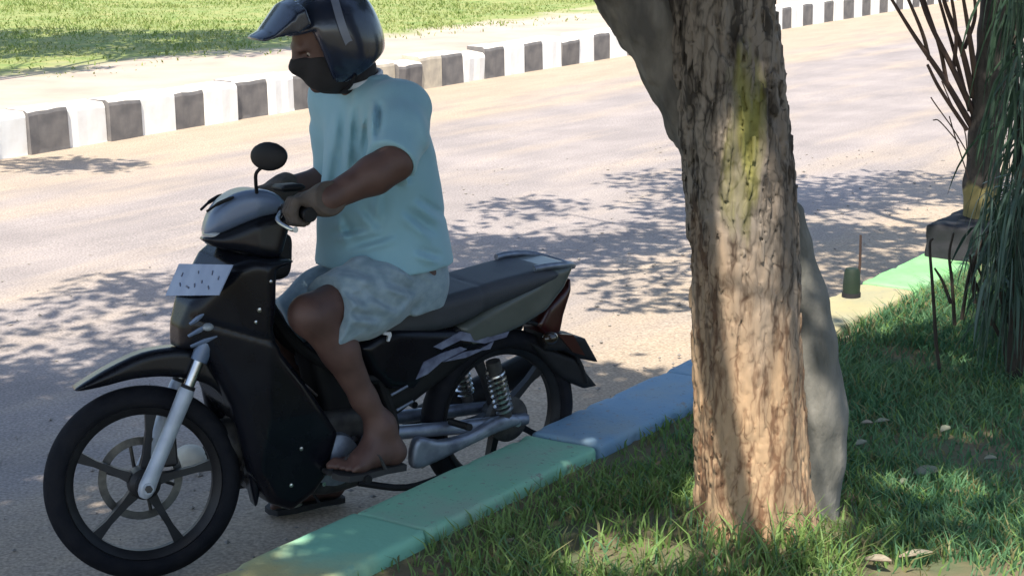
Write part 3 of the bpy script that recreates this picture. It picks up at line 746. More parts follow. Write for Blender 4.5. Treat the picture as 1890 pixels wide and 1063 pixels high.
mp_ = ong(1571, 546, .25)
post = tag(empty('marker_post', tuple(mp_)), 'short dull green marker post with a thin dark stick beside the kerb', 'post')
MB().lathe([(.0, .0), (.036, .0), (.038, .05), (.034, .11), (.028, .125), (0, .125)], (0, 0, -.005), 2, 14).build('base', M['potgreen'], post)
MB().lathe([(.0, 0), (.041, 0), (.041, .022), (.0, .022)], (0, 0, -.007), 2, 14).build('foot', M['darkstone'], post)
MB().tube([(.025, 0, .02), (.032, 0, .14), (.030, 0, .265)], [.007, .006, .005], 7).build('stick', M['twig'], post)

# ------------------------------------------------------------------ weeping shrub on the right
M['frond'] = mat('dark_frond', (.022, .055, .034), (.045, .09, .05), 8, .6, trans=.2)
M['frond2'] = mat('blue_green_frond', (.05, .10, .085), (.07, .12, .09), 8, .5, trans=.2)
M['dkstem'] = mat('dark_stem', (.028, .022, .018), (.045, .035, .025), 20, .8)
sb = ong(1872, 705, .22)
shrub = tag(empty('weeping_shrub', (sb[0], sb[1], float(vz(sb[0], sb[1]))-.02)), 'tall dark shrub of long drooping leaves at the right edge', 'shrub')
def strips(lines, w0):
    V = []; F = []
    for pts, w in zip(lines, w0):
        n = len(pts); b0 = len(V)
        sd = np.random.default_rng(len(V)).normal(size=3); 
        for i, p in enumerate(pts):
            t = pts[min(i+1, n-1)]-pts[max(i-1, 0)]; x = np.cross(t, sd); x /= max(np.linalg.norm(x), 1e-9)
            ww = w*math.sin(math.pi*min(1, .12+.88*(i/(n-1)))) if i < n-1 else .0005
            V += [p-x*ww, p+x*ww]
        F += [(b0+2*i, b0+2*i+1, b0+2*i+3, b0+2*i+2) for i in range(n-1)]
    return V, F
rS = np.random.default_rng(21)
def sl_(px, py, y): return ony(px, py, y)-np.array(shrub.location)
for part, n, xr, m_ in (('foliage', 1900, (1832, 2040), 'frond'), ('foliage', 380, (1815, 1990), 'frond2')):
    L_ = []; w_ = []
    for i in range(n):
        y = rS.uniform(sb[1]-.25, sb[1]+.55); px = xr[0]+(xr[1]-xr[0])*rS.random()**.8; py = rS.uniform(-180, 560) if part == 'foliage' and m_ == 'frond' else rS.uniform(300, 520)
        if px < 1860 and py < 340 and rS.random() < .9: continue
        p0 = sl_(px, py, y); ln = rS.uniform(.10, .45); dx = rS.normal(-.015, .065); dy_ = rS.normal(0, .1)
        p0[2] = max(p0[2], .25)
        q = [p0, p0+np.array([dx*.5, dy_*.5, .02-ln*.25]), p0+np.array([dx*.85, dy_*.8, -ln*.62]), p0+np.array([dx, dy_, -ln])]
        q = [np.array([a, b_, max(c, .02)]) for a, b_, c in q]
        L_.append(curve(q, 2)); w_.append(rS.uniform(.0015, .0065))
    V, F = strips(L_, w_); mk(part, V, F, M[m_], shrub, smooth=True)
# main stems of the shrub
for i in range(14):
    a = rS.uniform(0, 6.28); top_ = np.array([rS.uniform(-.05, .45), rS.uniform(-.2, .5), rS.uniform(1.6, 2.3)])
    MB().tube(curve([(.02*math.cos(a), .02*math.sin(a), 0), tuple(top_*np.array([.3, .3, .5])), tuple(top_)], 5), np.linspace(.016, .006, 11), 6).build('stem', M['dkstem'], shrub)
stp = [[(1728, 640), (1722, 540), (1716, 455), (1722, 440)], [(1762, 600), (1757, 520), (1752, 470), (1760, 430)], [(1775, 590), (1790, 500), (1812, 450), (1850, 410)], [(1755, 560), (1740, 520), (1725, 495)],
       [(1845, 620), (1815, 560), (1795, 505), (1790, 470)], [(1830, 600), (1822, 540), (1800, 480)], [(1880, 640), (1850, 560), (1835, 480), (1820, 430)], [(1890, 690), (1868, 600), (1848, 520)], [(1860, 690), (1850, 600), (1852, 500)],
       [(1735, 690), (1729, 640), (1724, 600)], [(1800, 560), (1795, 500), (1815, 440), (1850, 400)]]
for i, p in enumerate(stp):
    pts = curve([sl_(x, y, sb[1]+.05+.05*(i % 3)) for x, y in p], 5)
    MB().tube(pts, np.linspace(.0075, .004, len(pts)), 6).build('stem', M['dkstem'], shrub)

# ------------------------------------------------------------------ grass
def blade_mat(name, a, b_): return mat(name, a, b_, 2.2, .6, trans=.3, detail=4)
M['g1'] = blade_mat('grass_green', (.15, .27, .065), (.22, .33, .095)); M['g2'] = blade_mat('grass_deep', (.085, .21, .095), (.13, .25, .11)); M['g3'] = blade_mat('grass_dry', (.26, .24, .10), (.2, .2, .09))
M['gfar'] = blade_mat('lawn_blade', (.17, .25, .055), (.28, .31, .10))
def blades(name, X, Y, Z, H, m, wd=.004, lean=.5, seed=1, label=None):
    r_ = np.random.default_rng(seed); n = len(X); a = r_.uniform(0, 2*math.pi, n); d = np.stack([np.cos(a), np.sin(a), np.zeros(n)], 1)
    f_ = r_.uniform(0, 2*math.pi, n); w = np.stack([np.cos(f_), np.sin(f_), np.zeros(n)], 1)*(wd*(.7+.7*r_.random(n)))[:, None]
    l = (lean*(.3+r_.random(n)**1.5)*H)[:, None]; P = np.stack([X, Y, Z], 1); up = np.array([0, 0, 1.])
    A = P+d*l*.3+up*(H*.55)[:, None]; T = P+d*l+up*(H*(1-.25*r_.random(n)))[:, None]
    V = np.stack([P-w, P+w, A+w*.75, A-w*.75, T+w*.08, T-w*.08], 1).reshape(-1, 3)
    i = np.arange(n)[:, None]*6; F = np.concatenate([i+np.array([[0, 1, 2, 3]]), i+np.array([[3, 2, 4, 5]])])
    o = mk(name, V, F, M[m], smooth=False); return tag(o, label, 'grass', kind='stuff')
rG = np.random.default_rng(31)
def scat(n, t0, t1, n0, n1):
    t = rG.uniform(t0, t1, n); q = rG.uniform(n0, n1, n); P = KO+np.outer(t, KD)+np.outer(q, KN); return t, q, P[:, 0], P[:, 1]
t, q, X, Y = scat(240000, -2.6, 5.5, -3.6, -.27)
vis = (np.abs(X) < Y*.31) & (Y > 3.9)
t, q, X, Y = t[vis], q[vis], X[vis], Y[vis]
dens = fbm(X*2.6, Y*2.6, 0, 3, 81); edge = np.clip((-.27-q)/.30, 0, 1)
bare = np.exp(-(((X-1.15)/.36)**2+((Y-4.27)/.17)**2))+.8*np.exp(-(((X-.15)/.12)**2+((Y-4.62)/.14)**2))+np.clip((X-.88)/.06, 0, 1)*np.clip((4.40+.05*np.sin(X*23)-Y)/.05, 0, 1)
k = rG.random(len(X)) < np.clip((dens-.26)*2.6+.35*np.clip((X-.85)/.2, 0, 1), .22, 1)*(.35+.65*edge)*(1-.96*np.clip(bare, 0, 1))
t, q, X, Y = t[k], q[k], X[k], Y[k]; dens = dens[k]
tall = np.exp(-(((X-.42)/.42)**2+((Y-4.45)/.26)**2))+.8*np.exp(-(((X-.75)/.25)**2+((Y-4.45)/.15)**2))
right = np.clip((X-.9)/.25, 0, 1)
H = (.022+.035*rG.random(len(X)))*(.6+.9*dens)+.085*tall*rG.random(len(X))+.02*right*rG.random(len(X))
far_k = np.clip((Y-6)/2, 0, 1); H = H+.05*far_k*right*rG.random(len(X))
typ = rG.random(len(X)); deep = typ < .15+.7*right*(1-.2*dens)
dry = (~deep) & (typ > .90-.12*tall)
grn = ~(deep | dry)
Zv = vz(X, Y)-.004
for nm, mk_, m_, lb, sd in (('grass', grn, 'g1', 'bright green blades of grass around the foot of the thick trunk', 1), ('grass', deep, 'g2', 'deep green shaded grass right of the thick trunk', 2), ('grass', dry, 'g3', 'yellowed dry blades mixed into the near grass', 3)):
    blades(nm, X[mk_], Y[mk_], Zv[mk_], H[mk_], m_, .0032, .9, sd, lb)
t, q, X, Y = scat(90000, 0, 30, 9.0, 22)
ok = (np.abs(X) < Y*.31+.3); t, q, X, Y = t[ok], q[ok], X[ok], Y[ok]
e = q+2.6*fbm(X*.9, Y*.9, 0, 3, 91); k = (e > 11.4) | ((e > 10.5) & (rG.random(len(X)) < .12))
blades('lawn_grass', X[k], Y[k], np.full(k.sum(), FKH-.04), (.018+.04*rG.random(k.sum()))*(.5+1.2*fbm(X[k]*1.1, Y[k]*1.1, 0, 2, 95)), 'gfar', .008, 1.2, 5, 'yellow green lawn beyond the black and white kerb')

# ------------------------------------------------------------------ litter: leaves, pebbles, stones
def scatter_quads(P, size, r_, flat=.25):
    n = len(P); a = r_.uniform(0, 6.28, n); d = np.stack([np.cos(a), np.sin(a), r_.normal(0, flat, n)], 1); u = np.stack([-np.sin(a), np.cos(a), r_.normal(0, flat, n)], 1)
    s_ = (size*(.5+r_.random(n)))[:, None]; h = np.array([0, 0, 1])*s_*.25
    V = np.stack([P-d*s_, P+u*s_*.42+h, P+d*s_, P-u*s_*.42+h*.6], 1).reshape(-1, 3); return V, np.arange(4*n).reshape(n, 4)
M['dryleaf'] = mat('dry_leaf', (.34, .30, .23), (.20, .15, .10), 30, .8)
M['paleleaf'] = mat('pale_leaf', (.24, .25, .18), (.15, .15, .10), 30, .7)
t, q, X, Y = scat(420, -2.4, 4.5, -3.2, -.3); P = np.stack([X, Y, vz(X, Y)+.012], 1)
V, F = scatter_quads(P, .016, rG); tag(mk('leaf_litter', V, F, M['dryleaf'], smooth=False), 'small dry leaves scattered through the near grass', 'leaf litter', kind='stuff')
def leaf_thing(px, py, ln, wd, rz, m_, label):
    g = ong(px, py, .23); z = float(vz(g[0], g[1]))+.03
    V = []; F = []; n = 7
    for i in range(n):
        s_ = i/(n-1); w = wd*math.sin(math.pi*(.06+.9*s_)); zz = .012*math.sin(s_*3.1)
        V += [(ln*(s_-.5), -w, zz*.5+.003), (ln*(s_-.5), 0, zz*.5), (ln*(s_-.5), w, zz*.5+.005)]
    for i in range(n-1):
        a = i*3; F += [(a, a+3, a+4, a+1), (a+1, a+4, a+5, a+2)]
    V2 = [(x, y, z_-.0015) for x, y, z_ in V]; m0 = len(V); F += [tuple(j+m0 for j in reversed(f)) for f in F]; V += V2
    o = mk('fallen_leaf', V, F, M[m_]); o.location = (g[0], g[1], z); o.rotation_euler = (.15, -.1, rz)
    return tag(o, label, 'leaf', 'fallen leaves on the grass')
leaf_thing(1712, 876, .085, .026, .2, 'paleleaf', 'largest pale fallen leaf, in the dark grass right of the trunk')
leaf_thing(1628, 782, .05, .012, .1, 'paleleaf', 'pale leaf right of the grey buttress, farther of two side by side')
leaf_thing(1600, 786, .04, .011, -.3, 'dryleaf', 'small leaf closest to the grey buttress in the shaded grass')
leaf_thing(1590, 822, .045, .013, .5, 'paleleaf', 'pale leaf below the pair beside the grey buttress')
leaf_thing(1745, 798, .05, .014, .7, 'paleleaf', 'pale leaf tilted in the dark grass above the largest leaf')
leaf_thing(1828, 852, .04, .012, -.1, 'paleleaf', 'pale leaf near the right edge beside a long dry straw')
leaf_thing(1668, 896, .04, .011, .8, 'paleleaf', 'small pale leaf left of the largest fallen leaf')
leaf_thing(1620, 1050, .07, .017, -.5, 'dryleaf', 'tan leaf on the sunlit bare earth at the bottom right')
leaf_thing(1690, 1035, .09, .014, .1, 'dryleaf', 'long tan curled leaf on the bare earth at the bottom right')

M['pebble'] = mat('road_pebble', (.22, .2, .185), (.34, .31, .27), 30, .9)
def pebbles(P, s_, r_):
    o8 = np.array([(1, 0, 0), (-1, 0, 0), (0, 1, 0), (0, -1, 0), (0, 0, 1), (0, 0, -1)], float)
    f8 = np.array([(0, 2, 4), (2, 1, 4), (1, 3, 4), (3, 0, 4), (2, 0, 5), (1, 2, 5), (3, 1, 5), (0, 3, 5)])
    n = len(P); V = P[:, None, :]+o8[None]*(s_[:, None]*r_.uniform(.6, 1.3, (n, 3)))[:, None, :]*np.array([1, 1, .6])
    a = r_.uniform(0, 6.28, n); return V.reshape(-1, 3), (f8[None]+np.arange(n)[:, None, None]*6).reshape(-1, 3)
t, q, X, Y = scat(5200, -3.5, 8, .02, 4.5); wq = rG.random(len(q)) < np.exp(-q/1.3)+.12; X, Y = X[wq], Y[wq]
sz = .003+.011*rG.random(len(X))**3.5; V, F = pebbles(np.stack([X, Y, .001+sz*.3], 1), sz, rG)
tag(mk('gravel', V, F, M['pebble'], smooth=False), 'loose grit scattered on the road around the motorcycle', 'gravel', kind='stuff')
def stone(px, py, r3, m_, label, sd):
    g = ong(px, py, 0); f = Fld((-.14, -.14, -.03), (.14, .14, .14), .008); f.ell((0, 0, r3[2]*.7), r3)
    f.disp(lambda x, y, z: .03*(fbm(x*14+sd, y*14, z*14, 3, 7)-.5)); o = f.build('stone', M[m_]); o.location = (g[0], g[1], 0); return tag(o, label, 'stone')
M['stone1'] = mat('mossy_stone', (.26, .28, .19), (.36, .35, .27), 16, .9, bump=.3); M['lump'] = mat('pale_lump', (.58, .55, .46), (.48, .46, .4), 12, .9, bump=.3)
stone(533, 944, (.05, .04, .03), 'stone1', 'mossy grey stone on the road under the motorcycle', 1)
stone(352, 862, (.065, .05, .05), 'lump', 'pale rounded lump on the road seen through the front wheel', 5)  # pale blob of undecided nature, modelled as a rounded lump

# ------------------------------------------------------------------ motorcycle (x forward, y to its left side, z up)
YB = R(33.5); WB = 1.215
HD = np.array([-math.cos(YB), -math.sin(YB), 0]); LF = np.array([math.sin(YB), -math.cos(YB), 0])
BO = np.array([-1.058, 4.90, 0])-HD*WB/2
MBIKE = np.eye(4); MBIKE[:3, 0] = HD; MBIKE[:3, 1] = LF; MBIKE[:3, 2] = (0, 0, 1); MBIKE[:3, 3] = BO
AF = np.array([WB/2, 0, .281]); AR = np.array([-WB/2, 0, .285])
RAKE = R(26.5); SA = np.array([-math.sin(RAKE), 0, math.cos(RAKE)]); SP = AF+np.array([-.035, 0, 0])
ST = Matrix.Translation(Vector(SP)) @ Matrix.Rotation(R(-15.5), 4, Vector(SA)) @ Matrix.Translation(-Vector(SP))
MST = MBIKE @ np.array(ST)
def bk(px, py, b=0., fr=None):
    Mi = np.linalg.inv(MBIKE if fr is None else fr)
    o = (Mi @ np.r_[CAM, 1])[:3]; d = Mi[:3, :3] @ ray(px, py); t = (b-o[1])/d[1]; return o+d*t
def tr(pts, b=0., fr=None): return [(p[0], p[2]) for p in (bk(x, y, b, fr) for x, y in pts)]
bike = tag(empty('motorcycle', tuple(BO), math.pi+YB), 'black underbone motorcycle with its rider, front wheel turned, beside the painted kerb', 'motorcycle')
def steer(o): o.matrix_local = ST; return o

def wheel(name, c, r_out, wd, spokes0, st=False):
    rim = MB().lathe([(r_out-.064, -.028), (r_out-.060, -.031), (r_out-.056, -.026), (r_out-.068, -.018), (r_out-.076, -.009), (r_out-.077, .009), (r_out-.068, .018), (r_out-.056, .026), (r_out-.060, .031), (r_out-.064, .028), (r_out-.072, .024), (r_out-.083, .012), (r_out-.083, -.012), (r_out-.072, -.024)], c, 1, 72, True)
    w = rim.build(name, M['rim'], bike)
    if st: steer(w)
    p = []
    for k in range(17):   # tyre section
        a = math.pi*(k/16)*1.25-math.pi*.125
        p.append((r_out-.036+.036*math.sin(a), -wd/2*math.cos(a)))
    p += [(r_out-.060, .023), (r_out-.066, .018), (r_out-.066, -.018), (r_out-.060, -.023)]
    V = []; F = []; n = 120; m = len(p)
    for k in range(n):
        a = 2*math.pi*k/n
        for i, (r_, h) in enumerate(p):
            gq = .0042 if (3 <= i <= 13 and ((k+abs(i-8)) % 5 == 0) and abs(i-8) > 1) else 0.
            V.append((c[0]+(r_-gq)*math.cos(a), c[1]+h, c[2]+(r_-gq)*math.sin(a)))
    for k in range(n):
        for i in range(m): F.append((k*m+i, k*m+(i+1) % m, ((k+1) % n)*m+(i+1) % m, ((k+1) % n)*m+i))
    o = mk('tyre', V, F, M['rubber'], w); fixn(o)
    MB().lathe([(.0, -.052), (.028, -.052), (.03, -.045), (.045, -.035), (.048, 0), (.045, .035), (.03, .045), (.028, .052), (0, .052)], c, 1, 28).build('hub', M['rim'], w)
    for k in range(5):
        a = R(spokes0+72*k); dx, dz = -math.cos(a), math.sin(a)
        V = []; px, pz = -dz, dx
        for rr, hw, hb in ((.035, .017, .020), (.08, .011, .016), (.15, .0095, .013), (r_out-.080, .016, .012)):
            for sx, sy in ((-1, -1), (1, -1), (1, 1), (-1, 1)):
                V.append((c[0]+dx*rr+px*hw*sx, c[1]+hb*sy, c[2]+dz*rr+pz*hw*sx))
        F = [(4*i+j, 4*i+(j+1) % 4, 4*i+4+(j+1) % 4, 4*i+4+j) for i in range(3) for j in range(4)]+[(3, 2, 1, 0), (12, 13, 14, 15)]
        MB().add(V, F).build('spoke', M['rim'], w)
    return w
fw = wheel('front_wheel', AF, .281, .074, 8, True)
M['disc'] = mat('steel_disc', (.13, .125, .12), (.08, .078, .075), 40, .3, .5, metal=.9)
dsc = MB()
for r0, r1 in ((.098, .122),): dsc.lathe([(r0, -.058), (r1, -.058), (r1, -.062), (r0, -.062)], AF, 1, 48, True)
for k in range(6):
    a = k*math.pi/3; dsc.tube([AF+np.array([.03*math.cos(a), -.06, .03*math.sin(a)]), AF+np.array([.1*math.cos(a+.3), -.06, .1*math.sin(a+.3)])], .006, 6)
dsc.build('brake_disc', M['disc'], fw)
rw_ = wheel('rear_wheel', AR, .285, .088, 40)
MB().lathe([(0, .03), (.07, .03), (.075, .06), (.06, .068), (0, .068)], AR, 1, 32).build('sprocket_carrier', M['engine'], rw_)

# front fork, mudguard
for sgn in (1, -1):
    b = .078*sgn; base = AF+np.array([0, b, 0]); T_ = lambda d: tuple(base+SA*d)
    lo = MB().tube([T_(-.032), T_(-.02), T_(.0), T_(.06), T_(.20), T_(.285), T_(.30)], [.012, .021, .025, .022, .0225, .024, .022], 16)
    lo.tube([base+np.array([0, .028*sgn, 0]), base+np.array([0, -.03*sgn, 0])], .016, 12)
    fl = steer(lo.build('fork_leg', M['fork'], bike))
    MB().tube([base+np.array([0, .026*sgn, 0]), base+np.array([0, .038*sgn, 0])], .011, 6).build('axle_nut', M['engine'], fl)
    MB().tube([T_(.29), T_(.45)], .0155, 14).build('stanchion', M['chrome'], fl)
    MB().tube([T_(.285), T_(.31)], .021, 14).build('dust_seal', M['dkblack'], fl)
    cv = MB().tube([T_(.385), T_(.43), T_(.62)], [.024, .027, .029], 14); cv.build('fork_cover', M['silverblue' if sgn > 0 else 'dkblack'], fl)
MB().box(AF+np.array([-.085, -.062, .07]), (.05, .035, .09), bev=.008).build('brake_caliper', M['engine'], bike).matrix_local = ST
go = [(133, 719), (165, 695), (205, 672), (258, 648), (312, 638), (352, 640), (378, 652), (400, 688), (430, 728), (462, 790), (478, 850), (470, 930), (460, 905), (448, 840), (430, 770), (400, 722), (360, 700), (300, 692), (240, 697), (185, 711)]
fo = tr(go, 0, MST)
ff = Fld((AF[0]-.42, -.08, .05), (AF[0]+.36, .08, .78), .006)
ff.slab(spl(fo, 3), 0, .056, .022, .004)
ff.add(lambda x, y, z: np.maximum(np.sqrt((x-AF[0])**2+(z-AF[2])**2)-.293, np.abs(y)-.046), (AF[0]-.3, -.05, 0), (AF[0]+.3, .05, .6), .004, sub=True)
steer(ff.build('front_mudguard', M['black'], bike))

# handlebar, grips, levers, mirror, cowl (all steered)
HB = SP+SA*((1.045-SP[2])/SA[2]); HB[0] -= .005
bar = steer(MB().tube(curve([HB+np.array(p) for p in ((-.04, .345, -.012), (-.022, .20, .0), (0, .07, -.01), (0, -.07, -.01), (-.022, -.20, .0), (-.04, -.345, -.012))], 6), .0115, 12).build('handlebar', M['dkblack'], bike))
GL = HB+np.array([-.031, .285, -.006]); GR = HB+np.array([-.031, -.285, -.006])
for sgn, G in ((1, GL), (-1, GR)):
    ax = np.array([-.14*1, sgn*.99, -.08]); ax /= np.linalg.norm(ax)
    MB().tube([G-ax*.06, G-ax*.055, G+ax*.055, G+ax*.062, G+ax*.07], [.019, .0175, .0175, .021, .019], 16).build('grip', M['dkblack'], bar)
    MB().box(G-ax*.085, (.045, .05, .045), bev=.01).build('switch_housing', M['dkblack'], bar)
    MB().tube(curve([G-ax*.08+np.array([.03, 0, -.008]), G-ax*.02+np.array([.06, 0, -.022]), G+ax*.06+np.array([.055, 0, -.035]), G+ax*.085+np.array([.05, 0, -.034])], 5), [.008]*5+[.006]*10+[.009], 8).build('lever', M['chrome'], bar)
m0 = bk(474, 356, .13, MST); m1 = bk(474, 318, .17, MST); mc = bk(496, 289, .20, MST)
mir = Fld(mc-.11, mc+.11, .005)
mr_ = np.array(Matrix.Rotation(R(38), 3, 'Z') @ Matrix.Rotation(R(-2), 3, 'X'))
mir.ell(mc, (.020, .066, .041), .01, mr_)
mir.add(lambda x, y, z: -(x-(mc[0]-.006))+0*y+0*z, mc-.1, mc+.1, .002, sub=False) if False else None
mo = steer(mir.build('mirror', M['dkblack'], bike))
MB().tube(curve([m0, (m0+m1)/2+np.array([.004, .006, 0]), m1, mc+np.array([0, -.02, -.02])], 5), .0052, 8).build('mirror_stem', M['dkblack'], mo)
gl = MB().lathe([(0, -.0), (.03, 0), (.03, -.003), (0, -.003)], (0, 0, 0), 0, 24).build('mirror_glass', M['chrome'], mo)
gl.location = tuple(mc+np.array([-.0185*math.cos(R(38)), -.0185*math.sin(R(38)), 0])); gl.scale = (1, 1.7, 1.1); gl.rotation_euler = (0, 0, R(38))

ctop = tr([(374, 432), (381, 400), (398, 375), (430, 353), (470, 347), (500, 358), (512, 376), (498, 392), (462, 400), (425, 418), (400, 430)], 0, MST)
cbot = tr([(371, 438), (400, 428), (428, 415), (465, 397), (500, 388), (520, 398), (512, 440), (500, 470), (470, 470), (440, 462), (405, 458), (380, 448)], 0, MST)
def cowl_w(x, z):   # narrow nose, wide at the bar
    xn = max(p[0] for p in ctop); return np.clip(.050+.62*(xn-x), .03, .135)
cf = Fld((HB[0]-.18, -.18, .80), (HB[0]+.27, .18, 1.2), .006); cf.slab(spl(ctop, 3), 0, cowl_w, .032, .01)
cw = steer(cf.build('cowl_top', M['silverblue'], bike))  # sky reflection put into the top panel's blue-grey colour
cf = Fld((HB[0]-.18, -.18, .78), (HB[0]+.27, .18, 1.2), .006); cf.slab(spl(cbot, 3), 0, lambda x, z: cowl_w(x, z)+.004, .03, .01)
cb_ = steer(cf.build('headlight_cowl', M['black'], bike))
hl = bk(378, 424, 0, MST); hf = Fld(hl-.11, hl+.11, .006); hf.ell(hl+np.array([-.026, 0, -.016]), (.036, .058, .036)); hf.build('headlight', M['glasslens'], cb_)
for sgn in (1, -1):   # dark vent line on the cowl top
    p = [bk(384, 391, .07, MST), bk(405, 377, .09, MST), bk(432, 364, .10, MST)]
    p = [np.array([q[0], sgn*min(q[1], float(cowl_w(q[0], 0))-.004), q[2]]) for q in p]
    MB().tube(curve(p, 4), [.004]*4+[.006]*4+[.003], 6).build('vent_line', M['dkblack'], cw)
dash = MB().box(HB+np.array([-.06, 0, .052]), (.07, .15, .02), bev=.008); dash.build('dashboard', M['dkblack'], cw)

# front cover / leg shield
lsR = [(512, 500), (511, 560), (506, 610), (522, 652), (562, 702), (602, 762), (628, 800), (612, 880), (590, 915), (548, 948), (508, 936), (474, 880), (446, 760), (400, 660)]
pol = tr(lsR, .17)+[]
nose = tr([(322, 640), (322, 600), (336, 556), (398, 476), (425, 462), (505, 462)], .0)
P_ = pol+nose
XN = max(p[0] for p in P_)
def ls_w(x, z):
    lowt = np.clip((.46-z)/.25, 0, 1)
    return np.clip(.055+.62*(XN-x), .03, .185-.03*lowt)
lf_ = Fld((.0, -.22, .1), (.60, .22, 1.02), .0075)
lf_.slab(P_, 0, ls_w, .03, .01)
# hollow behind for the legs, and clearance for the wheel
lf_.add(lambda x, y, z: np.maximum(np.sqrt((x-AF[0])**2+(z-AF[2])**2)-.315, np.abs(y)-.085), (AF[0]-.35, -.09, 0), (AF[0]+.3, .09, .62), .01, sub=True)
def crease(x, y, z):
    l1 = np.abs(z-(.70+.35*(x-.3)))
    return .006*np.exp(-(l1/.006)**2)*(np.abs(y) > .06)
lf_.disp(crease)
ls = lf_.build('leg_shield', M['black'], bike)
# strakes standing in for grey glare streaks, and front indicators, below the number plate
nb = [(332, 575), (365, 556), (402, 560), (398, 590), (360, 625), (330, 632)]
for i, (x0, z0, x1, z1) in enumerate(((.475, .745, .44, .775), (.48, .71, .425, .745), (.475, .68, .41, .71))):
    for sgn in (1, -1):
        MB().tube([(x, sgn*(float(ls_w(x, z))-.0045), z) for x, z in ((x0, z0), ((x0+x1)/2, (z0+z1)/2), (x1, z1))], [.005, .008, .005], 6).build('glare_strake', M['silverblue'], ls)
for sgn in (1, -1):
    c_ = bk(372, 604, .085); c_ = np.array([c_[0]-.002, c_[1]*sgn, c_[2]]); q = Fld(c_-.07, c_+.07, .006); q.ell(c_-np.array([.02, 0, 0]), (.018, .030, .013), .01, np.array(Matrix.Rotation(R(-40*sgn), 3, 'Z'))); q.build('indicator', M['glasslens'], ls)
for x_, y_, r_s in ((483, 574, .007), (478, 597, .005), (500, 520, .005), (560, 830, .006), (545, 900, .006)):  # first two screws stand in for small white glints
    c_ = bk(x_, y_, .186); w_s = float(ls_w(c_[0], c_[2])); MB().lathe([(0, .0035), (r_s, .002), (r_s, -.004), (0, -.004)], (c_[0], w_s, c_[2]), 1, 12).build('glint_screw', M['chrome'], ls)
# number plate: a flat sheet on the nose, rolled a little
pn = np.array([.92, 0, .38]); pc = bk(368, 517, .0)
def onpl(px, py):
    Mi = np.linalg.inv(MBIKE); o = (Mi @ np.r_[CAM, 1])[:3]; d = Mi[:3, :3] @ ray(px, py); p0 = pc+pn*.03; return o+d*(((p0-o)@pn)/(d@pn))
cor = [onpl(306, 546), onpl(404, 545), onpl(430, 489), onpl(331, 487)]
pnn = np.cross(cor[1]-cor[0], cor[3]-cor[0]); pnn /= np.linalg.norm(pnn)
if pnn[0] < 0: pnn = -pnn
pv = [c_+pnn*.0015 for c_ in cor]+[c_-pnn*.0015 for c_ in cor]
plate = MB().add(pv, [(0, 1, 2, 3), (7, 6, 5, 4), (0, 4, 5, 1), (1, 5, 6, 2), (2, 6, 7, 3), (3, 7, 4, 0)]).build('number_plate', M['plate'], bike, smooth=False)
def pq(u, v, h=.003): return cor[0]*(1-u)*(1-v)+cor[1]*u*(1-v)+cor[2]*u*v+cor[3]*(1-u)*v+pnn*h
for u0, v0, u1, v1, w in ((.16, .72, .16, .60, .004), (.18, .40, .22, .30, .004), (.33, .30, .40, .24, .004), (.47, .38, .50, .26, .004), (.58, .48, .60, .40, .004), (.70, .80, .72, .66, .0035), (.74, .30, .78, .2, .004), (.44, .78, .46, .70, .0035), (.86, .62, .87, .5, .0035)):
    a_, c_ = pq(u0, v0, .0), pq(u1, v1, .0); sd_ = np.cross(c_-a_, pnn); sd_ = sd_/np.linalg.norm(sd_)*w*.6
    V = [a_-sd_, a_+sd_, c_+sd_, c_-sd_]; MB().add([v+pnn*.0035 for v in V]+[v+pnn*.001 for v in V], [(0, 1, 2, 3), (7, 6, 5, 4), (0, 4, 5, 1), (1, 5, 6, 2), (2, 6, 7, 3), (3, 7, 4, 0)]).build('plate_mark', M['mark'], plate, smooth=False)
MB().tube([pq(.5, .55, -.004), pq(.5, .55, -.004)-np.array([.06, 0, .0])], .014, 8).build('plate_bracket', M['dkblack'], plate)
# headstock shroud between cowl and shield
sf = Fld((.05, -.13, .82), (.42, .13, 1.1), .007); sf.slab(spl(tr([(425, 470), (440, 452), (515, 425), (524, 460), (516, 505), (470, 512), (430, 500)], 0), 3), 0, .075, .03); sf.build('headstock_cover', M['dkblack'], bike)

# seat, tail, side covers
sp_ = [bk(x, y, .11) for x, y in ((700, 640), (735, 612), (830, 602), (905, 560), (988, 517), (993, 492))]
seat_pts = [(-.06, .60), (-.03, .66), (-.10, .705), (-.22, .725), (-.38, .738), (-.55, .760), (-.70, .775), (-.755, .768), (-.765, .745), (-.70, .715), (-.52, .675), (-.36, .630), (-.20, .628)]
stf = Fld((-.82, -.17, .55), (.02, .17, .84), .007); stf.slab(spl(seat_pts, 3), 0, lambda x, z: np.clip(.135-.18*np.clip(x+.30, 0, 1), .05, .135), .034)
stf.disp(lambda x, y, z: .003*np.exp(-((x+.47)/.007)**2)+.002*(vn(x*9, y*9, z*9, 5)-.5))
seat = stf.build('seat', M['seat'], bike)
tail_px = [(842, 603), (905, 563), (985, 520), (992, 498), (1056, 487), (1058, 494), (1040, 530), (1003, 572), (960, 600), (905, 625), (862, 640)]
tlf = Fld((-1.0, -.16, .46), (-.25, .16, .86), .007); tp = tr(tail_px, .10)
tlf.slab(tp, 0, lambda x, z: np.clip(.128+.16*(x+.72), .05, .128), .022); tail = tlf.build('tail_cover', M['olive'], bike)
g0 = [bk(986, 494, .11), bk(1015, 489, .115), bk(1048, 486, .10), bk(1056, 488, .04)]
MB().tube(curve([*[g+np.array([0, 0, -.004]) for g in g0], *[np.array([g[0], -g[1], g[2]-.004]) for g in reversed(g0)]], 4), .011, 10).build('grab_rail', M['alloy'], bike)
tl = [(1003, 566), (1040, 528), (1050, 508), (1050, 535), (1036, 580), (1030, 612), (1008, 622), (985, 600)]
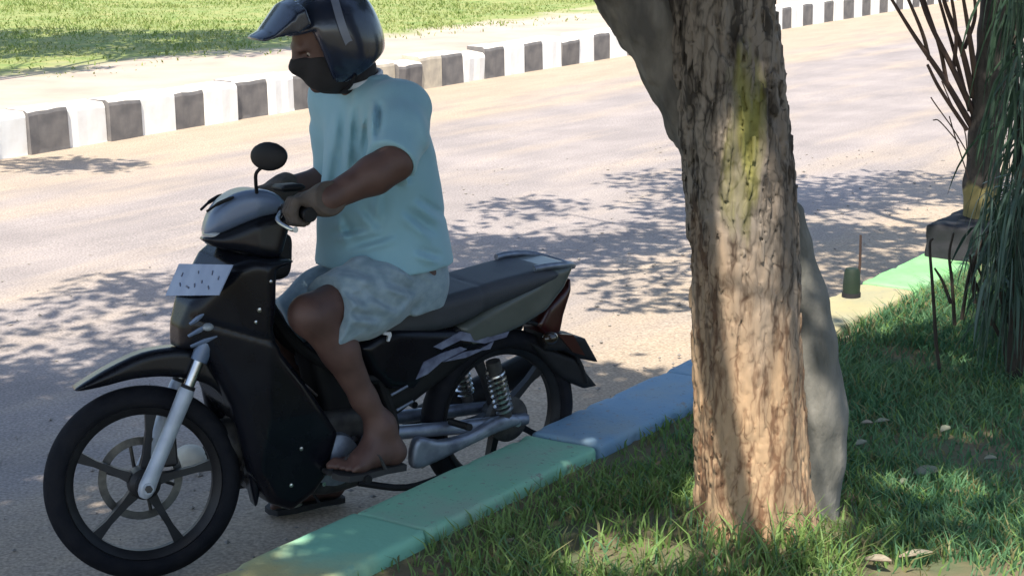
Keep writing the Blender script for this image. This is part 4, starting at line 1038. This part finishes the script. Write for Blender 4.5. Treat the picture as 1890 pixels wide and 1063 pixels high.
rf = Fld((-1.02, -.12, .38), (-.62, .12, .82), .007); rf.slab(tr(tl, .05), 0, .075, .02); rf.build('tail_light', M['red'], bike)
# side cover with silver decals
sc_px = [(662, 642), (700, 618), (735, 608), (842, 608), (900, 625), (930, 618), (905, 640), (868, 650), (820, 660), (790, 690), (768, 720), (720, 720), (690, 690)]
sf2 = Fld((-.62, -.16, .34), (.12, .16, .74), .0075); sf2.slab(tr(sc_px, .12), 0, .125, .028)
sc = sf2.build('side_cover', M['black'], bike)
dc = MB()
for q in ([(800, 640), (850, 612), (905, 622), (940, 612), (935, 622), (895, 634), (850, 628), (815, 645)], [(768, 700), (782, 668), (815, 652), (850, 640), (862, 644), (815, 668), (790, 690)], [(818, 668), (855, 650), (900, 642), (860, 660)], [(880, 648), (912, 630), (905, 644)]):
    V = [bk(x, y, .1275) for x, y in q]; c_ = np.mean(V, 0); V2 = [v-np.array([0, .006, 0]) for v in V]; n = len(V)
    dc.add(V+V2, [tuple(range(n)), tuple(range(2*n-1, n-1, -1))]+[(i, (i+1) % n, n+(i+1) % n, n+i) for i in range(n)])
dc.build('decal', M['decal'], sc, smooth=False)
st_ = [(708, 613), (722, 613), (723, 619), (719, 630), (715, 630), (717, 619), (708, 618)]
V = [bk(x, y, .131) for x, y in st_]; n = len(V); MB().add(V+[v-np.array([0, .008, 0]) for v in V], [tuple(range(n)), tuple(range(2*n-1, n-1, -1))]+[(i, (i+1) % n, n+(i+1) % n, n+i) for i in range(n)]).build('hook_sticker', M['white'], sc, smooth=False)

# rear mudguard with its two fins
fin1 = [(985, 590), (1025, 612), (1060, 617), (1085, 662), (1050, 655), (1020, 640), (985, 640)]
fin2 = [(960, 625), (1000, 640), (1045, 655), (1086, 706), (1062, 711), (1018, 690), (985, 655)]
q = Fld((-1.1, -.11, .24), (-.6, .11, .64), .006); q.slab(tr(fin1, 0), 0, .07, .012); q.build('number_plate_carrier', M['dkblack'], bike)
q = Fld((-1.1, -.11, .22), (-.6, .11, .64), .006); q.slab(tr(fin2, 0), 0, .058, .012); q.build('rear_mud_flap', M['dkblack'], bike)
rr_ = tr([(1028, 616), (1058, 618), (1080, 656), (1058, 650)], .072); q = MB(); V = [np.array([x, .0725, z]) for x, z in rr_]+[np.array([x, .066, z]) for x, z in rr_]
q.add(V, [(0, 1, 2, 3), (7, 6, 5, 4), (0, 4, 5, 1), (1, 5, 6, 2), (2, 6, 7, 3), (3, 7, 4, 0)]).build('reflector', M['red'], bike, smooth=False)
for sgn in (1, -1):
    c_ = bk(1012, 640, .09); c_ = np.array([c_[0], sgn*.10, c_[2]+.03]); q = Fld(c_-.07, c_+.07, .006); q.ell(c_, (.03, .02, .022)); q.build('rear_indicator', M['amber'], bike)
gd = Fld((-.98, -.1, .28), (-.34, .1, .68), .007)
gd.add(lambda x, y, z: np.maximum(np.maximum(np.abs(np.sqrt((x-AR[0])**2+(z-AR[2])**2)-.318)-.007, np.abs(y)-.066), -((z-AR[2])-.2*(x-AR[0])-.13)), (-1, -.1, .2), (-.3, .1, .7), 0)
gd.build('rear_mudguard', M['dkblack'], bike)

# engine, frame, swingarm
en = Fld((-.2, -.16, .12), (.40, .16, .56), .009)
en.slab(spl([(-.13, .20), (.08, .165), (.17, .22), (.18, .32), (.13, .40), (-.02, .42), (-.14, .36)], 3), 0, .105, .03)
en.chain([(.14, 0, .33), (.36, 0, .36)], [.072, .07], .02)
eng = en.build('engine', M['engine'], bike)
for i in range(7): MB().lathe([(.03, 0), (.086, 0), (.086, .006), (.03, .006)], (.19+.022*i, 0, .335+.003*i), 0, 24).build('cooling_fin', M['engine'], eng)
MB().lathe([(0, .10), (.075, .10), (.083, .115), (.078, .135), (.05, .142), (.03, .147), (0, .147)], (.055, 0, .285), 1, 36).build('flywheel_cover', M['alloy'], eng)
MB().lathe([(0, .10), (.055, .10), (.06, .115), (.054, .125), (0, .13)], (-.09, 0, .30), 1, 28).build('sprocket_cover', M['alloy'], eng)
for x, z in ((.12, .33), (.10, .22), (0, .23), (-.01, .34)): MB().tube([(x, .12, z), (x, .138, z)], .007, 6).build('bolt', M['chrome'], eng)
fr = MB()
for sgn in (1, -1):
    fr.tube(curve([(.26, .02*sgn, .86), (.12, .05*sgn, .62), (-.12, .09*sgn, .50), (-.35, .10*sgn, .60), (-.78, .09*sgn, .70)], 5), .017, 8)
    fr.tube(curve([(-.12, .09*sgn, .50), (-.17, .09*sgn, .34), (-.14, .08*sgn, .25)], 5), .016, 8)
fr.build('frame', M['dkblack'], bike)
core = Fld((-.55, -.12, .3), (.12, .12, .7), .012); core.slab([(-.5, .52), (-.2, .36), (.05, .40), (.1, .6), (-.1, .66), (-.5, .64)], 0, .07, .03); core.build('air_box', M['dkblack'], bike)
for sgn in (1, -1):
    sw = MB().tube([(-.14, .075*sgn, .32), (-.40, .09*sgn, .30), (AR[0]-.05, .088*sgn, AR[2])], [.022, .022, .020], 10); sw.build('swingarm', M['alloy'], bike)
    MB().tube([(AR[0], .07*sgn, AR[2]), (AR[0], .118*sgn, AR[2])], .012, 8).build('axle_nut', M['chrome'], bike)
cc_px = [(757, 836), (770, 806), (812, 812), (866, 798), (912, 772), (948, 765), (957, 781), (915, 797), (850, 828), (800, 852), (762, 864)]
q = Fld((-.75, .06, .14), (-.05, .17, .44), .006); q.slab(spl(tr(cc_px, .12), 3), .118, .020, .012); q.build('chain_case', M['alloy'], bike)
# shock absorbers
for sgn in (1, -1):
    s0 = bk(912, 678, .115); s1 = bk(934, 772, .115); s0 = np.array([s0[0], s0[1]*sgn, s0[2]]); s1 = np.array([s1[0], s1[1]*sgn, s1[2]])
    sh = MB().tube([s0, s1], .011, 10).tube([s1, s1+(s0-s1)*.22], .021, 12).tube([s0+(s0-s1)*.12, s0-(s0-s1)*.12], .024, 12).build('shock_absorber', M['engine'], bike)
    ax = (s1-s0); Ls = np.linalg.norm(ax); ax /= Ls; x = np.cross(ax, [0, 1, 0]); x /= np.linalg.norm(x); y = np.cross(ax, x); pts = []
    for k in range(8*14+1):
        a = 2*math.pi*k/14; pts.append(s0+ax*(Ls*(.05+.78*k/112))+.027*(math.cos(a)*x+math.sin(a)*y))
    MB().tube(pts, .0052, 6).build('spring', M['chrome'], sh)
# exhaust on the far side, pegs, pedals, stand
MB().tube(curve([(.30, -.06, .30), (.32, -.10, .20), (.10, -.14, .17), (-.2, -.15, .2), (-.4, -.155, .26)], 5), .018, 10).build('exhaust_pipe', M['engine'], bike)
MB().tube([(-.38, -.16, .255), (-.42, -.16, .265), (-.85, -.165, .38), (-.88, -.165, .388)], [.03, .045, .05, .03], 16).build('muffler', M['dkblack'], bike)
for sgn in (1, -1):
    MB().tube([(.03, .10*sgn, .262), (.03, .285*sgn, .262)], [.013, .013], 10).build('foot_peg', M['dkblack'], bike)
    MB().tube([(-.36, .11*sgn, .33), (-.36, .22*sgn, .34)], .012, 8).build('pillion_peg', M['dkblack'], bike)
MB().tube(curve([(.03, .15, .28), (.08, .17, .27), (.115, .178, .275)], 4), .006, 8).tube([(.115, .17, .275), (.115, .205, .275)], .008, 8).build('gear_pedal', M['chrome'], bike)
MB().tube(curve([(-.02, .13, .2), (-.16, .17, .17), (-.30, .19, .19)], 4), .011, 8).build('side_stand', M['dkblack'], bike)
MB().tube(curve([bk(545, 700, .14), bk(565, 712, .145), bk(585, 730, .145)], 4), .004, 6).build('brake_cable', M['chrome'], bike)
for a, c_ in (((722, 729), (752, 712)), ((732, 757), (762, 740))): MB().tube([bk(*a, .12), bk(*c_, .12)], .0045, 6).build('frame_rod', M['alloy'], bike)

# ------------------------------------------------------------------ rider
man = tag(empty('person', tuple(BO), math.pi+YB), 'rider in blue shirt, denim shorts and dark helmet seated on the motorcycle, looking down', 'person')
STn = np.array(ST)
def s2b(p): return (STn @ np.r_[np.array(p, float), 1])[:3]
HIPL, HIPR = np.array([-.23, .10, .80]), np.array([-.23, -.10, .80])
KNL = bk(575, 582, .20); ANL = bk(703, 785, .20)
KNR = np.array([.10, -.17, .60]); ANR = np.array([-.10, -.25, .115])
SHL, SHR = np.array([-.145, .185, 1.325]), np.array([-.145, -.185, 1.325])
ELL = bk(728, 300, .385); WRL = bk(603, 368, .345)
GLb, GRb = s2b(GL), s2b(GR)
WRR = GRb+np.array([-.085, -.01, .035]); ELR = np.array([-.20, -.27, 1.06])
HC = bk(600, 80, 0)
RH = np.array(Matrix.Rotation(R(-7), 3, 'Z') @ Matrix.Rotation(R(21), 3, 'Y'))   # head: looks down and a little right
def hp(x, y, z): return HC+RH @ np.array([x, y, z])
bf = Fld((-.48, -.45, -.01), (.34, .47, 1.66), .0065)
# trunk core (inside the clothes), neck, head
bf.chain([(-.21, 0, .83), (-.19, 0, 1.02), (-.17, 0, 1.25), (-.15, 0, 1.33)], [.105, .10, .085, .07], .05, (1, 1.25, 1))
bf.chain([(-.145, 0, 1.36), hp(-.03, 0, -.06)], [.066, .06], .03)
bf.ell(hp(-.012, 0, .035), (.098, .078, .098), .03, RH); bf.ell(hp(.025, 0, -.045), (.068, .062, .078), .03, RH)
bf.cone(hp(.088, 0, .012), .013, hp(.107, 0, -.028), .019, .016); bf.cone(hp(.08, .034, .02), .012, hp(.08, -.034, .02), .012, .02)
bf.cone(hp(.078, .02, -.07), .012, hp(.078, -.02, -.07), .012, .012); bf.cone(hp(.07, 0, -.105), .022, hp(.06, 0, -.1), .024, .02)
for s_ in (1, -1):
    bf.ell(hp(.082, .033*s_, .0), (.014, .016, .011), .008, RH, sub=True)
    bf.ell(hp(-.012, .082*s_, -.012), (.022, .012, .034), .008, RH)
# arms
for SH, EL, WR, G in ((SHL, ELL, WRL, GLb), (SHR, ELR, WRR, GRb)):
    mid = EL+(WR-EL)*.3+np.array([0, 0, -.004])
    bf.chain([SH, (SH+EL)/2, EL, mid, WR, WR+(G-WR)*.35], [.062, .055, .050, .052, .036, .034], .025)
# legs
for HI, KN, AN in ((HIPL, KNL, ANL), (HIPR, KNR, ANR)):
    calf = KN+(AN-KN)*.32+np.array([-.018, 0, .0]); low = KN+(AN-KN)*.75
    bf.chain([HI, (HI+KN)/2, KN], [.10, .082, .062], .03); bf.chain([KN, calf, low, AN], [.056, .054, .037, .037], .025)
    bf.ell(KN+np.array([.018, 0, .004]), (.045, .05, .05), .02)
def foot(f, AN, heel, toe, yaw_b, sgn):
    d = toe-heel; L_ = np.linalg.norm(d); d /= L_; side = np.cross([0, 0, 1.], d); side /= np.linalg.norm(side); up = np.cross(d, side)
    P = lambda x, y, z: heel+d*x*L_+side*y+up*z
    f.chain([AN, P(.10, 0, .035)], [.040, .036], .03)
    f.chain([P(.08, 0, .03), P(.38, 0, .036), P(.70, .004*sgn, .022)], [.033, .036, .030], .025, (1, 1, 1))
    f.cone(P(.66, .024, .018), .022, P(.74, .026, .016), .02, .02); f.cone(P(.66, -.022, .018), .022, P(.72, -.026, .016), .019, .02)
    f.cone(AN, .034, P(.55, 0, .04), .028, .03)
    for i in range(5):
        y = (-.034+.017*i)*1.05; big = (i == (0 if sgn > 0 else 4)); ln = 1.0-.035*abs(i-(0 if sgn > 0 else 4))
        f.chain([P(.74, y, .016), P(.88*ln+.03, y*1.08, .018), P(ln, y*1.08, .010)], [.012, .0115 if not big else .014, .009 if not big else .012], .006)
    for s_ in (1, -1): f.ell(AN+side*.032*s_+np.array([0, 0, .0]), (.014, .012, .016), .012)
    return P
hL, tL = bk(736, 858, .20)+np.array([0, 0, .012]), bk(622, 872, .235)+np.array([0, 0, .002])
PL = foot(bf, ANL, hL, tL, 0, 1)
hR, tR = ANR+np.array([-.055, 0, -.085]), ANR+np.array([.19, -.02, -.085])
PR = foot(bf, ANR, hR, tR, 0, -1)
body = bf.build('body', M['skin'], man)
for s_ in (1, -1):
    e = MB().lathe([(.0125*math.sin(a), .0125*math.cos(a)) for a in np.linspace(.01, 3.13, 9)], (0, 0, 0), 0, 14).build('eye', M['eye'], body); e.location = tuple(hp(.0615, .033*s_, -.002))
    ir = MB().lathe([(.006*math.sin(a), .006*math.cos(a)) for a in np.linspace(.01, 3.13, 7)], (0, 0, 0), 0, 10).build('iris', M['iris'], body); ir.location = tuple(hp(.0695, .033*s_, -.005))
# sandals
for P, s_ in ((PL, 1), (PR, -1)):
    sd = MB(); ring = [(-.04, -.02), (-.02, -.034), (.3, -.034), (.7, -.05), (.92, -.044), (1.03, -.015), (1.03, .02), (.95, .046), (.7, .052), (.3, .034), (-.02, .034), (-.04, .02)]
    V = [P(x, y, -.004) for x, y in ring]+[P(x, y, -.022) for x, y in ring]; n = len(ring)
    sd.add(V, [tuple(range(n)), tuple(range(2*n-1, n-1, -1))]+[(i, (i+1) % n, n+(i+1) % n, n+i) for i in range(n)])
    so_ = sd.build('sandal', M['sandal'], man)
    MB().tube(curve([P(.36, -.042, -.002), P(.52, -.032, .05), P(.80, -.012*s_, .036), P(.84, -.012*s_, .012)], 4), .0055, 6).tube(curve([P(.36, .042, -.002), P(.52, .032, .05), P(.80, -.012*s_, .036)], 4), .0055, 6).build('strap', M['sandal'], so_)

# shirt
SL = [  # z, centre x, half depth, half width
    (.835, -.195, .200, .228), (.90, -.195, .192, .220), (.98, -.188, .185, .208), (1.08, -.185, .172, .202), (1.18, -.182, .150, .200), (1.27, -.172, .125, .198), (1.33, -.162, .105, .178), (1.375, -.155, .085, .125), (1.405, -.148, .072, .082)]
SLa = np.array(SL)
def torso(x, y, z):
    cx, ra, rb = (np.interp(z, SLa[:, 0], SLa[:, i]) for i in (1, 2, 3))
    q = np.sqrt(((x-cx)/ra)**2+(y/rb)**2); d = (q-1)*np.minimum(ra, rb)
    return np.maximum(d, np.maximum(.845+.05*np.clip((x+.1)/.1, -1, 1)*0-z, z-1.402))
sh = Fld((-.46, -.46, .80), (.08, .48, 1.45), .0055)
sh.add(torso, (-.46, -.3, .80), (.08, .3, 1.45), 0)
scuts = []
for SH, EL in ((SHL, ELL), (SHR, ELR)):
    ins = SH*np.array([1, .55, 1])+np.array([0, 0, -.01]); d = EL-SH
    sh.chain([ins, SH+np.array([0, 0, -.012]), SH+d*.5, SH+d*.95+np.array([.012, 0, -.004])], [.085, .084, .080, .076], .045)
    nrm = d/np.linalg.norm(d); nrm = nrm*.8+np.array([.38, 0, -.12]); nrm /= np.linalg.norm(nrm); scuts.append((SH+d*.98+np.array([.014, 0, 0]), nrm, EL))
def seam(x, y, z, segs, b, side=1):
    wx = MBIKE[0, 0]*x+MBIKE[0, 1]*y+BO[0]+0*z; wy = MBIKE[1, 0]*x+MBIKE[1, 1]*y+BO[1]+0*z; wz = z-CAMH+0*x+0*y
    zc = wy*_c-wz*_s; U = PW/2+FPX*wx/zc; Vv = PH/2-FPX*(wy*_s+wz*_c)/zc; k = 1/600.
    out = np.zeros(U.shape)
    for x0, y0, x1, y1, A, sg in segs:
        ex, ez = x1-x0, y1-y0; L2 = ex*ex+ez*ez; t = ((U-x0)*ex+(Vv-y0)*ez)/L2; tc = np.clip(t, 0, 1)
        d = np.sqrt((U-x0-tc*ex)**2+(Vv-y0-tc*ez)**2)*k; sd_ = ((U-x0)*ez-(Vv-y0)*ex)/math.sqrt(L2)*k; tp_ = np.clip(np.minimum(t, 1-t)*3.+.0, 0, 1)
        out = out-1.5*A*tp_*np.exp(-(d/sg)**2)+1.5*A*tp_*np.exp(-((sd_-1.9*sg)/sg)**2)
    return out*np.clip((side*y+.14)/.1, 0, 1)
def soft(f): return np.exp(-((f-.5)/.13)**2)
SHF = [(622, 195, 612, 345, .009, .014), (648, 185, 636, 350, .011, .014), (672, 190, 655, 300, .009, .013), (606, 240, 602, 380, .007, .012), (690, 185, 683, 262, .011, .011), (735, 395, 800, 448, .010, .014), (758, 372, 818, 415, .008, .012), (700, 350, 690, 420, .006, .014),
       (620, 400, 640, 455, .008, .013), (655, 385, 700, 440, .008, .014), (612, 445, 690, 428, .009, .012), (640, 470, 740, 440, .008, .012), (760, 470, 815, 488, .009, .012), (770, 190, 800, 300, .006, .016), (720, 330, 760, 345, .008, .012)]
def folds(x, y, z):
    f2 = vn((z+.7*x)*7+y*3, y*3., (x-.6*z)*3, 111)
    return seam(x, y, z, SHF, .15)-.006*soft(f2)-.010*(vn(x*6, y*6, z*5, 121)-.5)+.002
sh.disp(folds)
for c_, nrm, EL in scuts:
    sh.add(lambda x, y, z, c_=c_, nrm=nrm: -((x-c_[0])*nrm[0]+(y-c_[1])*nrm[1]+(z-c_[2])*nrm[2]), c_-.10, c_+.10, .004, sub=True)
    sh.cone(EL+nrm*.005, .054, EL+nrm*.12, .060, .006, sub=True)
shirt = sh.build('shirt', M['shirt'], man)
# thin hem and cuff rings
hem = []
for k in range(72):
    a = 2*math.pi*k/72; hem.append((-.195+.172*math.cos(a), .203*math.sin(a), .850+.006*math.sin(a*5)))
cl = [(-.125+.072*math.cos(a)+.018, .078*math.sin(a), 1.398-.022*math.cos(a)) for a in np.linspace(0, 2*math.pi, 40)]
MB().tube(cl, .0085, 8).build('collar', M['collar'], man)

# shorts
st2 = Fld((-.46, -.32, .50), (.16, .34, .93), .0055)
st2.add(lambda x, y, z: np.maximum((np.sqrt(((x+.215)/.150)**2+(y/.178)**2)-1)*.150, np.maximum(.725-z, z-.90)), (-.46, -.3, .6), (.1, .3, .93), 0)
cuts = []
for HI, KN, e in ((HIPL, KNL, .86), (HIPR, KNR, .90)):
    d = KN-HI; end = HI+d*e
    st2.chain([HI+np.array([-.02, 0, -.0]), HI+d*.5+np.array([0, 0, -.004]), end+d*.05+np.array([0, 0, -.008])], [.096, .108, .102], .04)
    nrm = d/np.linalg.norm(d); nrm = nrm+np.array([0, 0, .30]); nrm /= np.linalg.norm(nrm); cuts.append((end.copy(), nrm))
STF = [(615, 503, 700, 528, .010, .013), (700, 528, 765, 552, .009, .012), (600, 540, 685, 575, .010, .013), (640, 590, 705, 600, .009, .012), (700, 480, 770, 520, .010, .013), (745, 475, 800, 520, .009, .012), (660, 545, 735, 585, .007, .011), (770, 540, 730, 590, .008, .012), (640, 480, 690, 470, .006, .012)]
def folds2(x, y, z):
    f1 = vn((x*.9+z*1.1)*9+y*4, y*4, (x-z)*4, 131)
    return seam(x, y, z, STF, .18)-.007*soft(f1)-.008*(vn(x*7, y*7, z*7, 141)-.5)+.002
st2.disp(folds2)
for ec, nrm in cuts:
    st2.add(lambda x, y, z, ec=ec, nrm=nrm: -((x-ec[0])*nrm[0]+(y-ec[1])*nrm[1]+(z-ec[2])*nrm[2]), ec-.15, ec+.15, .003, sub=True)
    st2.cone(ec-nrm*.02, .070, ec+nrm*.08, .076, .004, sub=True)
st2.build('shorts', M['shorts'], man)

# gloves, fingers closed round the grips (built in the steered frame)
for sgn, G, WR in ((1, GL, WRL), (-1, GR, WRR)):
    wr = np.linalg.inv(STn) @ np.r_[WR, 1]; wr = wr[:3]; gf_ = Fld(np.minimum(G, wr)-.11, np.maximum(G, wr)+.11, .0038)
    kn = G+np.array([.0, 0, .036]); pw = G+np.array([-.05, 0, .026]); fore = wr+(wr-pw)/np.linalg.norm(wr-pw)*.085
    gf_.chain([pw+np.array([.0, .022, .006]), kn+np.array([-.006, .028, 0])], [.026, .018], .02); gf_.chain([pw+np.array([0, -.022, .006]), kn+np.array([-.006, -.028, 0])], [.026, .018], .02)
    gf_.chain([fore, wr, pw], [.049, .042, .036], .03)
    for i, (o_, sc_) in enumerate(((-.036, .94), (-.012, 1.04), (.012, 1.0), (.036, .82))):
        b = np.array([0, o_, 0])
        gf_.chain([kn+b+np.array([-.012, 0, -.002]), kn+b+np.array([.020, 0, -.004]), G+b*1.02+np.array([.034*sc_+.002, 0, .004]), G+b*1.02+np.array([.028*sc_, 0, -.024*sc_]), G+b+np.array([.004, 0, -.031])], [.0125, .0128, .0118, .0108, .0095], .005)
    tb_ = -sgn*.047
    gf_.chain([pw+np.array([.0, tb_*.55, -.004]), G+np.array([-.034, tb_, -.004]), G+np.array([-.022, tb_*1.1, -.026]), G+np.array([.006, tb_*1.05, -.031])], [.019, .0155, .013, .0115], .012)
    ax_ = (fore-pw)/np.linalg.norm(fore-pw); cc_ = wr+ax_*.03
    gf_.add(lambda x, y, z: -((x-cc_[0])*ax_[0]+(y-cc_[1])*ax_[1]+(z-cc_[2])*ax_[2]), cc_-.12, cc_+.12, .002, sub=True)
    gf_.disp(lambda x, y, z: .003*(fbm(x*60, y*60, z*60, 2, 151)-.5))
    steer(gf_.build('glove', M['glove'], man))

# helmet: open shell, peak, coloured strip for a grey highlight, chin strap; black cloth over the lower face
hf_ = Fld(HC-.19, HC+.19, .0055)
hf_.ell(hp(-.030, 0, .030), (.142, .122, .130), 0, RH); hf_.ell(hp(-.045, 0, -.045), (.122, .116, .105), .04, RH)
def hl_(x, y, z):
    X, Y, Z = x-HC[0], y-HC[1], z-HC[2]
    return RH[0, 0]*X+RH[1, 0]*Y+RH[2, 0]*Z, RH[0, 1]*X+RH[1, 1]*Y+RH[2, 1]*Z, RH[0, 2]*X+RH[1, 2]*Y+RH[2, 2]*Z
def opening(x, y, z):
    X, Y, Z = hl_(x, y, z); return np.maximum(np.maximum(.045-X, Z-.062), -.25-Z)
hf_.add(opening, HC-.19, HC+.19, .012, sub=True)
hf_.add(lambda x, y, z: (lambda X, Y, Z: Z+.118+.25*np.clip(X, -1, 0))(*hl_(x, y, z)), HC-.19, HC+.19, .01, sub=True)
hf_.ell(hp(-.012, 0, -.02), (.106, .092, .128), .006, RH, sub=True)
helm = hf_.build('helmet', M['helmet'], man)
pk = Fld(HC-.3, HC+.3, .0055)
def peak(x, y, z):
    X, Y, Z = hl_(x, y, z); zc = .112-.10*(X-.09)-2.0*Y*Y; hw = .112-.45*np.clip(X-.10, 0, 1)
    return np.maximum(np.maximum(np.abs(Z-zc-.018*np.clip((.16-X)/.08, 0, 1))-.0045-.022*np.clip((.16-X)/.08, 0, 1), np.abs(Y)-hw), np.maximum(.05-X, X-(.203-2.2*Y*Y)))
pk.add(peak, HC-.3, HC+.3, 0); pk.build('peak', M['helmet'], helm)
V = []; F = []
for k in range(25):
    a = math.pi*(-.14+1.28*k/24)
    for w in (-.012, .012):
        d = np.array([(-.045+w+.02*math.cos(a*2)), .1235*math.cos(a), .030+.1315*math.sin(a)]); q_ = ((d[0]+.030)/.142)**2
        s_ = math.sqrt(max(1-q_, .1)); V.append(hp(d[0], (.126-.0*s_)*math.cos(a)*s_*1.015, .030+.1325*math.sin(a)*s_))
F = [(2*i, 2*i+1, 2*i+3, 2*i+2) for i in range(24)]
mk('highlight_strip', V, F, M['helmet_sheen'], helm)
for s_ in (1, -1):
    MB().tube(curve([hp(-.02, .100*s_, -.10), hp(.005, .075*s_, -.13), hp(.02, .02*s_, -.145)], 4), .006, 6).build('chin_strap', M['dkblack'], helm)
mf = Fld(HC-.2, HC+.2, .0055)
mf.ell(hp(.022, 0, -.055), (.080, .073, .090), 0, RH); mf.cone(hp(.09, 0, .0), .018, hp(.108, 0, -.03), .023, .03); mf.chain([hp(-.02, 0, -.075), hp(-.05, 0, -.11)], [.074, .070], .03)
mf.add(lambda x, y, z: (lambda X, Y, Z: -(Z+.006-.25*(X-.09)))(*hl_(x, y, z)), HC-.2, HC+.2, .004, sub=True)
mf.disp(lambda x, y, z: .005*(fbm(x*22, y*22, z*40, 2, 161)-.5))
mf.build('face_mask', M['mask'], man)
